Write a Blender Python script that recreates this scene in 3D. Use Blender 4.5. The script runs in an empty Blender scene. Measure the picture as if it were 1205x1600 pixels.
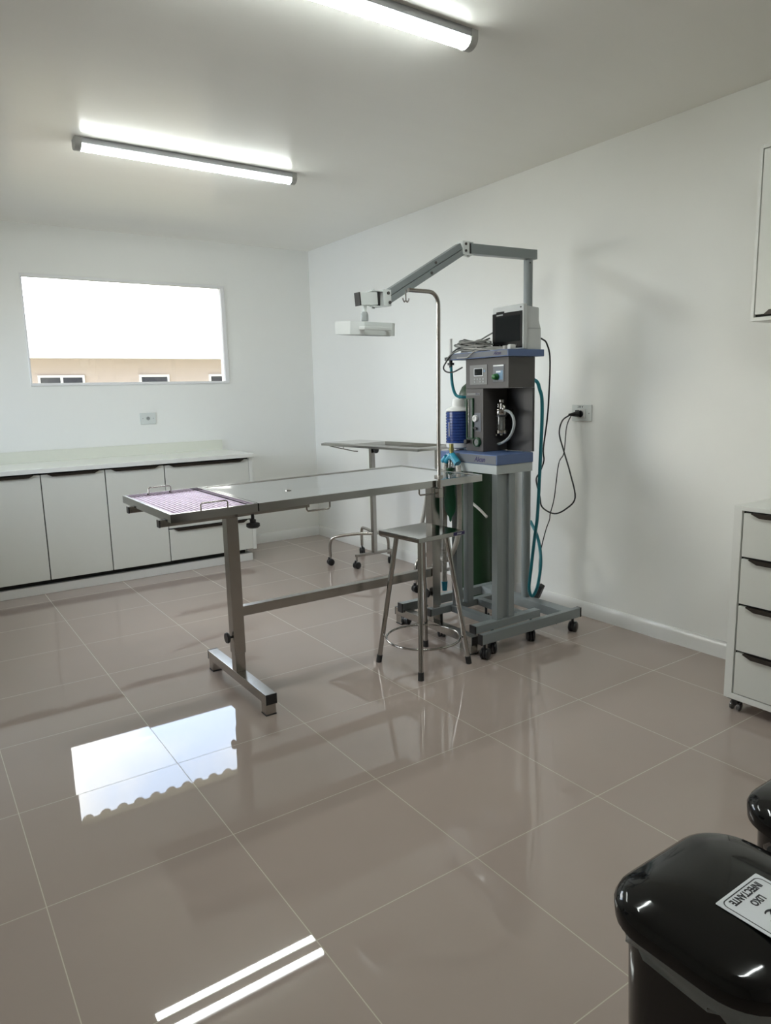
import bpy, bmesh, math, random
from mathutils import Vector, Matrix
random.seed(7)
D = bpy.data
S = bpy.context.scene
COL = S.collection

# ------------------------------------------------------------------ camera
CAM = Vector((-0.18325, -1.44490, 1.38725))
YAW, PITCH, ROLL = -0.597001483, -0.167954358, -0.025223763
F_PX = 1101.536
ROOM_X, ROOM_Y, ROOM_Z = 3.1719, 4.6764, 2.7101      # right wall, back wall, ceiling
LEFT_X, FRONT_Y = -1.05, -2.75
TILE = 0.55

def setup_camera():
    fw = Vector((-math.sin(YAW) * math.cos(PITCH), math.cos(YAW) * math.cos(PITCH), math.sin(PITCH)))
    r = Vector((math.cos(YAW), math.sin(YAW), 0))
    u = r.cross(fw)
    c, s = math.cos(ROLL), math.sin(ROLL)
    r2, u2 = c * r + s * u, -s * r + c * u
    cam = D.cameras.new('camera')
    o = D.objects.new('camera', cam)
    COL.objects.link(o)
    m = Matrix((r2, u2, -fw)).transposed().to_4x4()
    m.translation = CAM
    o.matrix_world = m
    cam.sensor_fit = 'AUTO'
    cam.sensor_width = 36.0
    cam.lens = 36.0 * F_PX / 1600.0
    cam.clip_start = 0.02
    S.camera = o
setup_camera()

# ------------------------------------------------------------------ world, exposure
S.view_settings.view_transform = 'Standard'
S.view_settings.look = 'None'
S.view_settings.exposure = 0.5
S.view_settings.gamma = 1.0
S.view_settings.use_curve_mapping = False
LAMP_STRENGTH = 58.0
SKY_BRIGHT, SKY_DIM, SKY_SIDE_FILL = 8.5, 0.8, 7.5

def setup_world():
    w = D.worlds.new('cloudy_sky')
    S.world = w
    w.use_nodes = True
    nt = w.node_tree
    nt.nodes.clear()
    N, L = nt.nodes.new, nt.links.new
    out = N('ShaderNodeOutputWorld')
    bg = N('ShaderNodeBackground')
    tc = N('ShaderNodeTexCoord')
    dot = N('ShaderNodeVectorMath'); dot.operation = 'DOT_PRODUCT'
    dot.inputs[1].default_value = Vector((-0.35, 0.82, 0.42)).normalized()
    L(tc.outputs['Generated'], dot.inputs[0])
    mr = N('ShaderNodeMapRange')
    mr.interpolation_type = 'SMOOTHSTEP'
    mr.inputs['From Min'].default_value = 0.35
    mr.inputs['From Max'].default_value = 0.9
    mr.inputs['To Min'].default_value = SKY_DIM
    mr.inputs['To Max'].default_value = SKY_BRIGHT
    L(dot.outputs['Value'], mr.inputs['Value'])
    dot2 = N('ShaderNodeVectorMath'); dot2.operation = 'DOT_PRODUCT'      # second bright lobe added to the sky to feed the side window
    dot2.inputs[1].default_value = Vector((-0.88, -0.22, 0.42)).normalized()
    L(tc.outputs['Generated'], dot2.inputs[0])
    mr2 = N('ShaderNodeMapRange')
    mr2.interpolation_type = 'SMOOTHSTEP'
    mr2.inputs['From Min'].default_value = 0.55
    mr2.inputs['From Max'].default_value = 0.92
    mr2.inputs['To Min'].default_value = 0.0
    mr2.inputs['To Max'].default_value = SKY_SIDE_FILL
    L(dot2.outputs['Value'], mr2.inputs['Value'])
    sm = N('ShaderNodeMath'); sm.operation = 'ADD'
    L(mr.outputs['Result'], sm.inputs[0]); L(mr2.outputs['Result'], sm.inputs[1])
    no = N('ShaderNodeTexNoise')
    no.inputs['Scale'].default_value = 3.2
    no.inputs['Detail'].default_value = 5.0
    no.inputs['Roughness'].default_value = 0.55
    L(tc.outputs['Generated'], no.inputs['Vector'])
    ramp = N('ShaderNodeValToRGB')
    ramp.color_ramp.elements[0].position = 0.40
    ramp.color_ramp.elements[0].color = (0.56, 0.68, 0.90, 1)
    ramp.color_ramp.elements[1].position = 0.58
    ramp.color_ramp.elements[1].color = (1.0, 0.96, 0.89, 1)
    L(no.outputs['Fac'], ramp.inputs['Fac'])
    L(ramp.outputs['Color'], bg.inputs['Color'])
    L(sm.outputs[0], bg.inputs['Strength'])
    L(bg.outputs['Background'], out.inputs['Surface'])
    w.cycles.sampling_method = 'AUTOMATIC'
setup_world()
S.cycles.max_bounces = 10
S.cycles.diffuse_bounces = 6
S.cycles.glossy_bounces = 6
S.cycles.transparent_max_bounces = 12
S.cycles.caustics_reflective = False
S.cycles.caustics_refractive = False
S.cycles.sample_clamp_indirect = 6.0
S.cycles.use_denoising = True

# ------------------------------------------------------------------ materials
MATS = {}
def mat(name, color=(0.8, 0.8, 0.8), rough=0.5, metal=0.0, spec=0.5, noise=0.0, nscale=40.0, bump=0.0,
        stretch=(1, 1, 1), alpha=None, coat=0.0, emit=None, rnoise=0.0):
    if name in MATS:
        return MATS[name]
    m = D.materials.new(name)
    MATS[name] = m
    m.use_nodes = True
    nt = m.node_tree
    b = nt.nodes['Principled BSDF']
    N, L = nt.nodes.new, nt.links.new
    b.inputs['Base Color'].default_value = (*color, 1)
    b.inputs['Roughness'].default_value = rough
    b.inputs['Metallic'].default_value = metal
    b.inputs['Specular IOR Level'].default_value = spec
    if coat:
        b.inputs['Coat Weight'].default_value = coat
        b.inputs['Coat Roughness'].default_value = 0.06
    if emit:
        b.inputs['Emission Color'].default_value = (*emit[0], 1)
        b.inputs['Emission Strength'].default_value = emit[1]
    if noise or bump or rnoise:
        tc = N('ShaderNodeTexCoord')
        mp = N('ShaderNodeMapping')
        mp.inputs['Scale'].default_value = stretch
        L(tc.outputs['Object'], mp.inputs['Vector'])
        no = N('ShaderNodeTexNoise')
        no.inputs['Scale'].default_value = nscale
        no.inputs['Detail'].default_value = 4
        L(mp.outputs['Vector'], no.inputs['Vector'])
        if noise:
            mx = N('ShaderNodeMix'); mx.data_type = 'RGBA'
            mx.inputs[6].default_value = (*[c * (1 - noise) for c in color], 1)
            mx.inputs[7].default_value = (*[min(1, c * (1 + noise)) for c in color], 1)
            L(no.outputs['Fac'], mx.inputs[0])
            L(mx.outputs[2], b.inputs['Base Color'])
        if rnoise:
            mr = N('ShaderNodeMapRange')
            mr.inputs['To Min'].default_value = max(0.01, rough - rnoise)
            mr.inputs['To Max'].default_value = rough + rnoise
            L(no.outputs['Fac'], mr.inputs['Value'])
            L(mr.outputs['Result'], b.inputs['Roughness'])
        if bump:
            bp = N('ShaderNodeBump')
            bp.inputs['Strength'].default_value = bump
            bp.inputs['Distance'].default_value = 0.002
            L(no.outputs['Fac'], bp.inputs['Height'])
            L(bp.outputs['Normal'], b.inputs['Normal'])
    return m

def clear_mat(name, tint=(1, 1, 1), gloss=0.08, rough=0.0, body=0.0, body_col=(0.8, 0.8, 0.8)):
    """thin transparent sheet: see-through with a reflecting surface, optionally a little milky"""
    m = D.materials.new(name)
    MATS[name] = m
    m.use_nodes = True
    nt = m.node_tree
    nt.nodes.clear()
    N, L = nt.nodes.new, nt.links.new
    out = N('ShaderNodeOutputMaterial')
    tr = N('ShaderNodeBsdfTransparent'); tr.inputs['Color'].default_value = (*tint, 1)
    gl = N('ShaderNodeBsdfGlossy'); gl.inputs['Roughness'].default_value = rough
    fr = N('ShaderNodeFresnel'); fr.inputs['IOR'].default_value = 1.45
    mu = N('ShaderNodeMath'); mu.operation = 'MULTIPLY'; mu.inputs[1].default_value = gloss / 0.04
    L(fr.outputs['Fac'], mu.inputs[0])
    mx = N('ShaderNodeMixShader')
    L(mu.outputs[0], mx.inputs['Fac'])
    src = tr
    if body:
        df = N('ShaderNodeBsdfDiffuse'); df.inputs['Color'].default_value = (*body_col, 1)
        tl = N('ShaderNodeBsdfTranslucent'); tl.inputs['Color'].default_value = (*body_col, 1)
        m2 = N('ShaderNodeMixShader'); m2.inputs['Fac'].default_value = 0.35
        L(df.outputs[0], m2.inputs[1]); L(tl.outputs[0], m2.inputs[2])
        m3 = N('ShaderNodeMixShader'); m3.inputs['Fac'].default_value = body
        L(tr.outputs[0], m3.inputs[1]); L(m2.outputs[0], m3.inputs[2])
        src = m3
    L(src.outputs[0], mx.inputs[1]); L(gl.outputs[0], mx.inputs[2])
    L(mx.outputs[0], out.inputs['Surface'])
    return m

def floor_mat():
    m = D.materials.new('porcelain_tile_floor')
    m.use_nodes = True
    nt = m.node_tree
    b = nt.nodes['Principled BSDF']
    N, L = nt.nodes.new, nt.links.new
    tc = N('ShaderNodeTexCoord')
    sc = N('ShaderNodeVectorMath'); sc.operation = 'SCALE'; sc.inputs['Scale'].default_value = 1.0 / TILE
    L(tc.outputs['Object'], sc.inputs[0])
    fl = N('ShaderNodeVectorMath'); fl.operation = 'FLOOR'
    L(sc.outputs[0], fl.inputs[0])
    fr = N('ShaderNodeVectorMath'); fr.operation = 'FRACTION'
    L(sc.outputs[0], fr.inputs[0])
    sp = N('ShaderNodeSeparateXYZ'); L(fr.outputs[0], sp.inputs[0])
    def edge(sock):
        a = N('ShaderNodeMath'); a.operation = 'SUBTRACT'; a.inputs[0].default_value = 1.0; L(sock, a.inputs[1])
        mn = N('ShaderNodeMath'); mn.operation = 'MINIMUM'; L(sock, mn.inputs[0]); L(a.outputs[0], mn.inputs[1])
        return mn.outputs[0]
    mn = N('ShaderNodeMath'); mn.operation = 'MINIMUM'
    L(edge(sp.outputs['X']), mn.inputs[0]); L(edge(sp.outputs['Y']), mn.inputs[1])
    gr = N('ShaderNodeMath'); gr.operation = 'LESS_THAN'; gr.inputs[1].default_value = 0.0013 / TILE
    L(mn.outputs[0], gr.inputs[0])
    wn = N('ShaderNodeTexWhiteNoise'); wn.noise_dimensions = '2D'
    L(fl.outputs[0], wn.inputs['Vector'])
    no = N('ShaderNodeTexNoise'); no.inputs['Scale'].default_value = 2.2; no.inputs['Detail'].default_value = 6
    L(tc.outputs['Object'], no.inputs['Vector'])
    cm = N('ShaderNodeMix'); cm.data_type = 'RGBA'
    cm.inputs[6].default_value = (0.345, 0.282, 0.248, 1)
    cm.inputs[7].default_value = (0.380, 0.312, 0.276, 1)
    L(no.outputs['Fac'], cm.inputs[0])
    gm = N('ShaderNodeMix'); gm.data_type = 'RGBA'
    L(gr.outputs[0], gm.inputs[0]); L(cm.outputs[2], gm.inputs[6])
    gm.inputs[7].default_value = (0.50, 0.45, 0.36, 1)
    L(gm.outputs[2], b.inputs['Base Color'])
    rm = N('ShaderNodeMath'); rm.operation = 'MULTIPLY_ADD'
    rm.inputs[1].default_value = 0.5; rm.inputs[2].default_value = 0.016
    L(gr.outputs[0], rm.inputs[0]); L(rm.outputs[0], b.inputs['Roughness'])
    b.inputs['IOR'].default_value = 1.48
    # each tile lies a fraction of a degree out of level
    geo = N('ShaderNodeNewGeometry')
    s1 = N('ShaderNodeVectorMath'); s1.operation = 'SUBTRACT'; s1.inputs[1].default_value = (0.5, 0.5, 0.5)
    L(wn.outputs['Color'], s1.inputs[0])
    s2 = N('ShaderNodeVectorMath'); s2.operation = 'MULTIPLY'; s2.inputs[1].default_value = (0.014, 0.014, 0)
    L(s1.outputs[0], s2.inputs[0])
    s3 = N('ShaderNodeVectorMath'); s3.operation = 'ADD'
    L(geo.outputs['Normal'], s3.inputs[0]); L(s2.outputs[0], s3.inputs[1])
    # one tile in front was laid with a clear lip towards the door
    ln = N('ShaderNodeVectorMath'); ln.operation = 'LENGTH'
    flz = N('ShaderNodeVectorMath'); flz.operation = 'MULTIPLY'; flz.inputs[1].default_value = (1, 1, 0)
    L(fl.outputs[0], flz.inputs[0]); L(flz.outputs[0], ln.inputs[0])
    lt = N('ShaderNodeMath'); lt.operation = 'LESS_THAN'; lt.inputs[1].default_value = 0.5
    L(ln.outputs['Value'], lt.inputs[0])
    s5 = N('ShaderNodeMix'); s5.data_type = 'VECTOR'
    L(lt.outputs[0], s5.inputs[0]); L(s3.outputs[0], s5.inputs[4]); s5.inputs[5].default_value = (0, -0.0168, 1)
    s4 = N('ShaderNodeVectorMath'); s4.operation = 'NORMALIZE'; L(s5.outputs[1], s4.inputs[0])
    L(s4.outputs[0], b.inputs['Normal'])
    return m

def lamp_mat():
    m = D.materials.new('lit_diffuser')
    m.use_nodes = True
    b = m.node_tree.nodes['Principled BSDF']
    b.inputs['Base Color'].default_value = (0.9, 0.9, 0.9, 1)
    b.inputs['Emission Color'].default_value = (0.93, 1.0, 0.97, 1)
    N, L = m.node_tree.nodes.new, m.node_tree.links.new
    geo = N('ShaderNodeNewGeometry')
    sp = N('ShaderNodeSeparateXYZ'); L(geo.outputs['Normal'], sp.inputs[0])
    mr = N('ShaderNodeMapRange')                 # the strip sits behind the middle of the diffuser, its sides glow less
    mr.inputs['From Min'].default_value = -0.15; mr.inputs['From Max'].default_value = -0.95
    mr.inputs['To Min'].default_value = LAMP_STRENGTH * 0.05; mr.inputs['To Max'].default_value = LAMP_STRENGTH
    L(sp.outputs['Z'], mr.inputs['Value'])
    L(mr.outputs['Result'], b.inputs['Emission Strength'])
    return m

def roof_mat():
    m = mat('clay_roof_tiles', (0.62, 0.58, 0.55), 0.8, noise=0.12, nscale=3)
    nt = m.node_tree
    N, L = nt.nodes.new, nt.links.new
    b = nt.nodes['Principled BSDF']
    tc = N('ShaderNodeTexCoord')
    wv = N('ShaderNodeTexWave'); wv.wave_type = 'BANDS'; wv.bands_direction = 'X'
    wv.inputs['Scale'].default_value = 1.6
    L(tc.outputs['Object'], wv.inputs['Vector'])
    bp = N('ShaderNodeBump'); bp.inputs['Strength'].default_value = 0.5; bp.inputs['Distance'].default_value = 0.05
    L(wv.outputs['Fac'], bp.inputs['Height'])
    L(bp.outputs['Normal'], b.inputs['Normal'])
    return m

M_WALL = mat('white_wall_paint', (0.80, 0.805, 0.775), 0.55, spec=0.3, noise=0.012, nscale=6, bump=0.05)
M_WALL_UNSEEN = mat('unseen_wall_low_bounce', (0.45, 0.42, 0.38), 0.6, noise=0.02, nscale=6, bump=0.05)  # unseen walls, their darker colour invented to cut bounced light
M_CEIL = mat('white_pvc_ceiling', (0.88, 0.865, 0.815), 0.23, spec=0.28, noise=0.015, nscale=5, stretch=(0.15, 2, 1))
M_FLOOR = floor_mat()
M_BASE = mat('pale_skirting_tile', (0.70, 0.70, 0.68), 0.18, noise=0.02, nscale=5)
M_STEEL = mat('brushed_stainless_steel', (0.40, 0.38, 0.355), 0.24, 1.0, noise=0.06, nscale=30, stretch=(1, 1, 1), rnoise=0.05)
M_STEELTOP = mat('polished_stainless_sheet', (0.47, 0.47, 0.46), 0.13, 1.0, noise=0.04, nscale=8, rnoise=0.04)
M_CHROME = mat('chrome', (0.40, 0.39, 0.37), 0.10, 1.0, noise=0.03, nscale=20)
M_LILAC = mat('lilac_metal_slat', (0.66, 0.53, 0.68), 0.5, 0.0, spec=0.3, noise=0.03, nscale=20)
M_PAN = mat('dark_steel_pan', (0.035, 0.022, 0.04), 0.6, 0.5, noise=0.1, nscale=20)  # near-black so the gaps between the slats read dark
M_BLACK = mat('black_plastic', (0.012, 0.012, 0.013), 0.35, noise=0.15, nscale=30)
M_RUBBER = mat('black_rubber', (0.016, 0.016, 0.016), 0.7, noise=0.2, nscale=50)
M_CORD = mat('black_cord', (0.010, 0.010, 0.011), 0.45, noise=0.1, nscale=60)
M_BIN = mat('glossy_black_bin_plastic', (0.004, 0.004, 0.004), 0.075, spec=0.35, noise=0.15, nscale=20, rnoise=0.01)
M_CAB = mat('white_laminate', (0.66, 0.665, 0.62), 0.35, noise=0.012, nscale=15)
M_CABEDGE = mat('white_laminate_edge', (0.72, 0.725, 0.69), 0.4, noise=0.012, nscale=15)
M_GAP_SHADE = mat('cabinet_gap_shade', (0.02, 0.02, 0.018), 0.8, noise=0.1)  # near-black colour stands in for shade in the cabinet gaps
M_HANDLE = mat('dark_bronze_pull', (0.035, 0.028, 0.022), 0.4, 0.6, noise=0.1)
M_STONE = mat('white_engineered_stone', (0.78, 0.785, 0.755), 0.12, noise=0.02, nscale=60)
M_SPLASH = mat('cream_stone_upstand', (0.70, 0.71, 0.62), 0.3, noise=0.02, nscale=40)
M_GREYPAINT = mat('grey_blue_painted_steel', (0.215, 0.24, 0.245), 0.35, noise=0.03, nscale=12)
M_PALEPAINT = mat('pale_grey_painted_steel', (0.38, 0.41, 0.41), 0.35, noise=0.03, nscale=12)
M_LAMPHEAD = mat('pale_lamp_enamel', (0.66, 0.69, 0.68), 0.35, noise=0.02, nscale=12)
M_CABINET_GREY = mat('dark_grey_enamel', (0.056, 0.051, 0.050), 0.42, noise=0.05, nscale=40)
M_NICHE = mat('charcoal_panel', (0.028, 0.027, 0.028), 0.4, noise=0.05, nscale=40)
M_BLUE = mat('blue_enamel', (0.072, 0.118, 0.25), 0.35, noise=0.04, nscale=20)
M_BLUEGREY = mat('blue_grey_front_film', (0.115, 0.125, 0.145), 0.35, noise=0.04, nscale=20)
M_PANEL = mat('silver_control_film', (0.17, 0.17, 0.17), 0.4, noise=0.05, nscale=60)
M_LIGHTBLUE = mat('light_blue_film', (0.14, 0.25, 0.38), 0.4, noise=0.05, nscale=60)
M_SCREEN = mat('dark_screen_glass', (0.012, 0.014, 0.015), 0.12, spec=0.2, noise=0.1)
M_BEZEL = mat('black_bezel', (0.006, 0.006, 0.007), 0.25, spec=0.2, noise=0.1)
M_MONITOR = mat('white_monitor_shell', (0.52, 0.54, 0.54), 0.4, noise=0.015, nscale=20)
M_LOGO = mat('dark_violet_print', (0.014, 0.008, 0.07), 0.5, noise=0.05)
M_PRINT = mat('black_print', (0.008, 0.008, 0.012), 0.5, noise=0.05)
M_WHITEPRINT = mat('white_print', (0.7, 0.72, 0.72), 0.5, noise=0.02)
M_LABEL = mat('white_vinyl_label', (0.62, 0.64, 0.66), 0.35, noise=0.015)
M_GREENKNOB = mat('green_knob', (0.005, 0.10, 0.012), 0.3, noise=0.05)
M_DARKGREEN = mat('dark_green_trim', (0.008, 0.05, 0.018), 0.4, noise=0.05)
M_CYL = mat('dark_green_cylinder_paint', (0.003, 0.028, 0.005), 0.45, noise=0.08, nscale=10)
M_BAG = mat('green_rubber_bag', (0.004, 0.115, 0.05), 0.5, noise=0.12, nscale=30, bump=0.2)
M_TEAL = mat('teal_hose_plastic', (0.012, 0.17, 0.21), 0.35, noise=0.06, nscale=60)
M_AQUA = mat('aqua_connector_plastic', (0.02, 0.24, 0.36), 0.3, noise=0.06, nscale=60)
M_HOSE = mat('white_corrugated_hose', (0.50, 0.48, 0.44), 0.45, noise=0.03, nscale=60)
M_BRASS = mat('olive_brass_fitting', (0.32, 0.29, 0.10), 0.3, 0.5, noise=0.06)
M_CABLE = mat('grey_lead_cable', (0.16, 0.165, 0.155), 0.5, noise=0.08, nscale=60)
M_PALECABLE = mat('pale_lead_cable', (0.36, 0.35, 0.33), 0.5, noise=0.05, nscale=60)
M_TUBEGREY = mat('grey_silicone_tube', (0.30, 0.32, 0.32), 0.4, noise=0.05, nscale=60)
M_CANWHITE = mat('white_plastic_jar', (0.66, 0.66, 0.64), 0.4, noise=0.02, nscale=40)
M_ALU = mat('grey_aluminium_rail', (0.42, 0.43, 0.44), 0.35, 0.7, noise=0.03, nscale=40)
M_ENDCAP = mat('grey_lamp_end_cap', (0.42, 0.42, 0.40), 0.5, noise=0.03)
M_PLATE = mat('white_socket_plate', (0.62, 0.65, 0.63), 0.35, noise=0.015)
M_LAMP = lamp_mat()
M_GLASS = clear_mat('window_glass', (0.97, 0.985, 0.98), 0.04)
M_VAPGLASS = clear_mat('clear_plastic_chamber', (0.85, 0.86, 0.84), 0.10, 0.05, body=0.10, body_col=(0.5, 0.5, 0.46))
M_CASTER_CLEAR = clear_mat('clear_caster_plastic', (0.8, 0.8, 0.8), 0.1, 0.05, body=0.35, body_col=(0.4, 0.4, 0.4))
M_LINER = clear_mat('thin_white_bin_liner', (0.85, 0.9, 0.92), 0.06, 0.25, body=0.55, body_col=(0.52, 0.60, 0.64))
M_HOUSE = mat('peach_house_render', (0.50, 0.42, 0.385), 0.8, noise=0.04, nscale=4)
M_EXTWALL = mat('pale_exterior_render', (0.6, 0.56, 0.5), 0.8, noise=0.04, nscale=4)
M_ROOF = roof_mat()
M_FASCIA = mat('white_fascia', (0.75, 0.75, 0.75), 0.6, noise=0.02)
M_DARKPANE = mat('dark_far_window_pane', (0.05, 0.05, 0.06), 0.15, noise=0.3, nscale=8)
M_GRASS = mat('pale_grass', (0.56, 0.53, 0.37), 0.9, noise=0.2, nscale=3)

def canister_mat():
    m = D.materials.new('blue_granule_fill')
    m.use_nodes = True
    nt = m.node_tree
    b = nt.nodes['Principled BSDF']
    N, L = nt.nodes.new, nt.links.new
    tc = N('ShaderNodeTexCoord')
    vo = N('ShaderNodeTexVoronoi'); vo.inputs['Scale'].default_value = 170
    L(tc.outputs['Object'], vo.inputs['Vector'])
    mx = N('ShaderNodeMix'); mx.data_type = 'RGBA'
    mx.inputs[6].default_value = (0.012, 0.030, 0.14, 1); mx.inputs[7].default_value = (0.022, 0.06, 0.23, 1)
    L(vo.outputs['Distance'], mx.inputs[0])
    L(mx.outputs[2], b.inputs['Base Color'])
    b.inputs['Roughness'].default_value = 0.15
    return m
M_CANBLUE = canister_mat()

# ------------------------------------------------------------------ mesh helpers
class MB:
    """collects shapes in one bmesh; .build() links them as one mesh object"""
    def __init__(self):
        self.bm = bmesh.new()
        self.weighted = False
    def add(self, other):
        vm = [self.bm.verts.new(v.co) for v in other.verts]
        other.verts.index_update()
        for f in other.faces:
            try:
                self.bm.faces.new([vm[v.index] for v in f.verts])
            except ValueError:
                pass
        other.free()
        return vm
    def box(self, x0, x1, y0, y1, z0, z1, bev=0.0, seg=2, M=None):
        t = bmesh.new()
        vs = [t.verts.new((x, y, z)) for x in (x0, x1) for y in (y0, y1) for z in (z0, z1)]
        for q in ((0, 1, 3, 2), (4, 6, 7, 5), (0, 4, 5, 1), (2, 3, 7, 6), (0, 2, 6, 4), (1, 5, 7, 3)):
            t.faces.new([vs[i] for i in q])
        if bev:
            self.weighted = True
            bmesh.ops.bevel(t, geom=t.edges[:], offset=bev, segments=seg, profile=0.5, affect='EDGES')
        if M is not None:
            t.transform(M)
        bmesh.ops.recalc_face_normals(t, faces=t.faces[:])
        self.add(t)
        return self
    def bar(self, p0, p1, w, h, up=(0, 0, 1), bev=0.0):
        p0, p1 = Vector(p0), Vector(p1)
        d = p1 - p0
        n = d.length
        d.normalize()
        u = Vector(up)
        s = d.cross(u).normalized()
        u = s.cross(d).normalized()
        M = Matrix((d, s, u)).transposed().to_4x4()
        M.translation = p0
        return self.box(0, n, -w / 2, w / 2, -h / 2, h / 2, bev, 2, M)
    def rings(self, rings, close_ends=True, closed=False):
        bm = self.bm
        R = [[bm.verts.new(p) for p in ring] for ring in rings]
        n = len(R[0])
        last = len(R) if closed else len(R) - 1
        for i in range(last):
            a, b = R[i], R[(i + 1) % len(R)]
            for k in range(n):
                bm.faces.new((a[k], a[(k + 1) % n], b[(k + 1) % n], b[k]))
        if close_ends and not closed:
            bm.faces.new(list(reversed(R[0])))
            bm.faces.new(R[-1])
        return self
    def tube(self, pts, r, seg=12, closed=False, smooth=0, radii=None):
        P = [Vector(p) for p in pts]
        if smooth:
            P = spline(P, smooth, closed)
        n = len(P)
        rr = radii if radii else [r] * n
        if radii and len(radii) != n:
            m = len(radii) - 1
            rr = []
            for i in range(n):
                t = i / (n - 1) * m
                k = min(int(t), m - 1)
                rr.append(radii[k] + (radii[k + 1] - radii[k]) * (t - k))
        rings = []
        prev = None
        for i in range(n):
            if closed:
                t = (P[(i + 1) % n] - P[i - 1]).normalized()
            else:
                t = (P[min(i + 1, n - 1)] - P[max(i - 1, 0)]).normalized()
            if prev is None:
                a = Vector((0, 0, 1)) if abs(t.z) < 0.9 else Vector((1, 0, 0))
                u = (a - t * a.dot(t)).normalized()
            else:
                u = (prev - t * prev.dot(t)).normalized()
            prev = u
            v = t.cross(u)
            rings.append([P[i] + (u * math.cos(2 * math.pi * k / seg) + v * math.sin(2 * math.pi * k / seg)) * rr[i] for k in range(seg)])
        return self.rings(rings, True, closed)
    def cyl(self, p0, p1, r, r2=None, seg=24):
        return self.tube([p0, p1], r, seg, radii=[r, r if r2 is None else r2])
    def lathe(self, c, prof, seg=32, axis=(0, 0, 1)):
        """prof: list of (radius, distance along the axis)"""
        ax = Vector(axis).normalized()
        a = Vector((0, 0, 1)) if abs(ax.z) < 0.9 else Vector((1, 0, 0))
        u = (a - ax * a.dot(ax)).normalized()
        v = ax.cross(u)
        c = Vector(c)
        rings = [[c + ax * h + (u * math.cos(2 * math.pi * k / seg) + v * math.sin(2 * math.pi * k / seg)) * max(r, 1e-4)
                  for k in range(seg)] for r, h in prof]
        return self.rings(rings)
    def prism(self, pts, depth):
        """closed outline (3-D points) pushed along the vector depth"""
        d = Vector(depth)
        a = [Vector(p) for p in pts]
        t = bmesh.new()
        va = [t.verts.new(p) for p in a]
        vb = [t.verts.new(p + d) for p in a]
        t.faces.new(va)
        t.faces.new(list(reversed(vb)))
        n = len(a)
        for k in range(n):
            t.faces.new((va[k], vb[k], vb[(k + 1) % n], va[(k + 1) % n]))
        bmesh.ops.recalc_face_normals(t, faces=t.faces[:])
        self.add(t)
        return self
    def quad(self, *pts):
        self.bm.faces.new([self.bm.verts.new(p) for p in pts])
        return self
    def map(self, fn):
        for v in self.bm.verts:
            v.co = fn(v.co)
        return self
    def build(self, name, material, parent=None, local=False, sharp=38):
        bm = self.bm
        bmesh.ops.recalc_face_normals(bm, faces=bm.faces[:])
        if parent is not None and not local:
            off = Vector(parent.get('_abs', parent.location))
            for v in bm.verts:
                v.co -= off
        for f in bm.faces:
            f.smooth = True
        lim = math.radians(sharp)
        for e in bm.edges:
            if len(e.link_faces) == 2:
                e.smooth = e.calc_face_angle(0) < lim
            else:
                e.smooth = False
        me = D.meshes.new(name)
        bm.to_mesh(me)
        bm.free()
        me.materials.append(material)
        o = D.objects.new(name, me)
        COL.objects.link(o)
        if self.weighted:
            wm = o.modifiers.new('weighted normals', 'WEIGHTED_NORMAL')
            wm.keep_sharp = True
        if parent is not None:
            o.parent = parent
            o['_abs'] = list(parent.get('_abs', parent.location))
        return o

def spline(P, sub, closed=False):
    n = len(P)
    out = []
    rng = n if closed else n - 1
    for i in range(rng):
        p0 = P[(i - 1) % n] if closed or i > 0 else P[0] * 2 - P[1]
        p1, p2 = P[i], P[(i + 1) % n]
        p3 = P[(i + 2) % n] if closed or i + 2 < n else P[-1] * 2 - P[-2]
        for k in range(sub):
            t = k / sub
            out.append(0.5 * ((2 * p1) + (p2 - p0) * t + (2 * p0 - 5 * p1 + 4 * p2 - p3) * t * t + (3 * p1 - p0 - 3 * p2 + p3) * t ** 3))
    if not closed:
        out.append(P[-1].copy())
    return out

def tag(o, label=None, cat=None, group=None, kind=None):
    if label: o['label'] = label
    if cat: o['category'] = cat
    if group: o['group'] = group
    if kind: o['kind'] = kind
    return o
def thing(name, label, cat, loc=(0, 0, 0), group=None, rotz=0.0):
    o = D.objects.new(name, None)
    o.empty_display_size = 0.05
    COL.objects.link(o)
    o.location = loc
    o.rotation_euler = (0, 0, rotz)
    o['_abs'] = list(loc)
    return tag(o, label, cat, group)
def struct(name, mb, m, parent=None):
    o = mb.build(name, m, parent)
    o['kind'] = 'structure'
    return o
def text_part(name, body, size, center, right, up, m, parent, depth=0.0006, shear=0.0, squeeze=1.0, bold=0.0):
    c = D.curves.new('lettering', 'FONT')
    c.body = body
    c.size = size
    c.align_x = 'CENTER'
    c.align_y = 'CENTER'
    c.extrude = depth
    c.shear = shear
    c.offset = bold
    c.resolution_u = 3
    t = D.objects.new('lettering_tmp', c)
    COL.objects.link(t)
    bpy.context.view_layer.update()
    me = D.meshes.new_from_object(t.evaluated_get(bpy.context.evaluated_depsgraph_get()))
    D.objects.remove(t)
    r, u = Vector(right).normalized(), Vector(up).normalized()
    n = r.cross(u)
    off = Vector(parent.get('_abs', parent.location)) if parent is not None else Vector((0, 0, 0))
    cc = Vector(center) - off
    for v in me.vertices:
        v.co = cc + r * v.co.x * squeeze + u * v.co.y + n * v.co.z
    me.name = name
    me.materials.clear()
    me.materials.append(m)
    o = D.objects.new(name, me)
    COL.objects.link(o)
    o.parent = parent
    o['_abs'] = list(off)
    return o
def copy_tree(o, parent=None):
    c = o.copy()
    COL.objects.link(c)
    if parent is not None:
        c.parent = parent
    for ch in [x for x in D.objects if x.parent == o]:
        copy_tree(ch, c)
    return c

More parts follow.
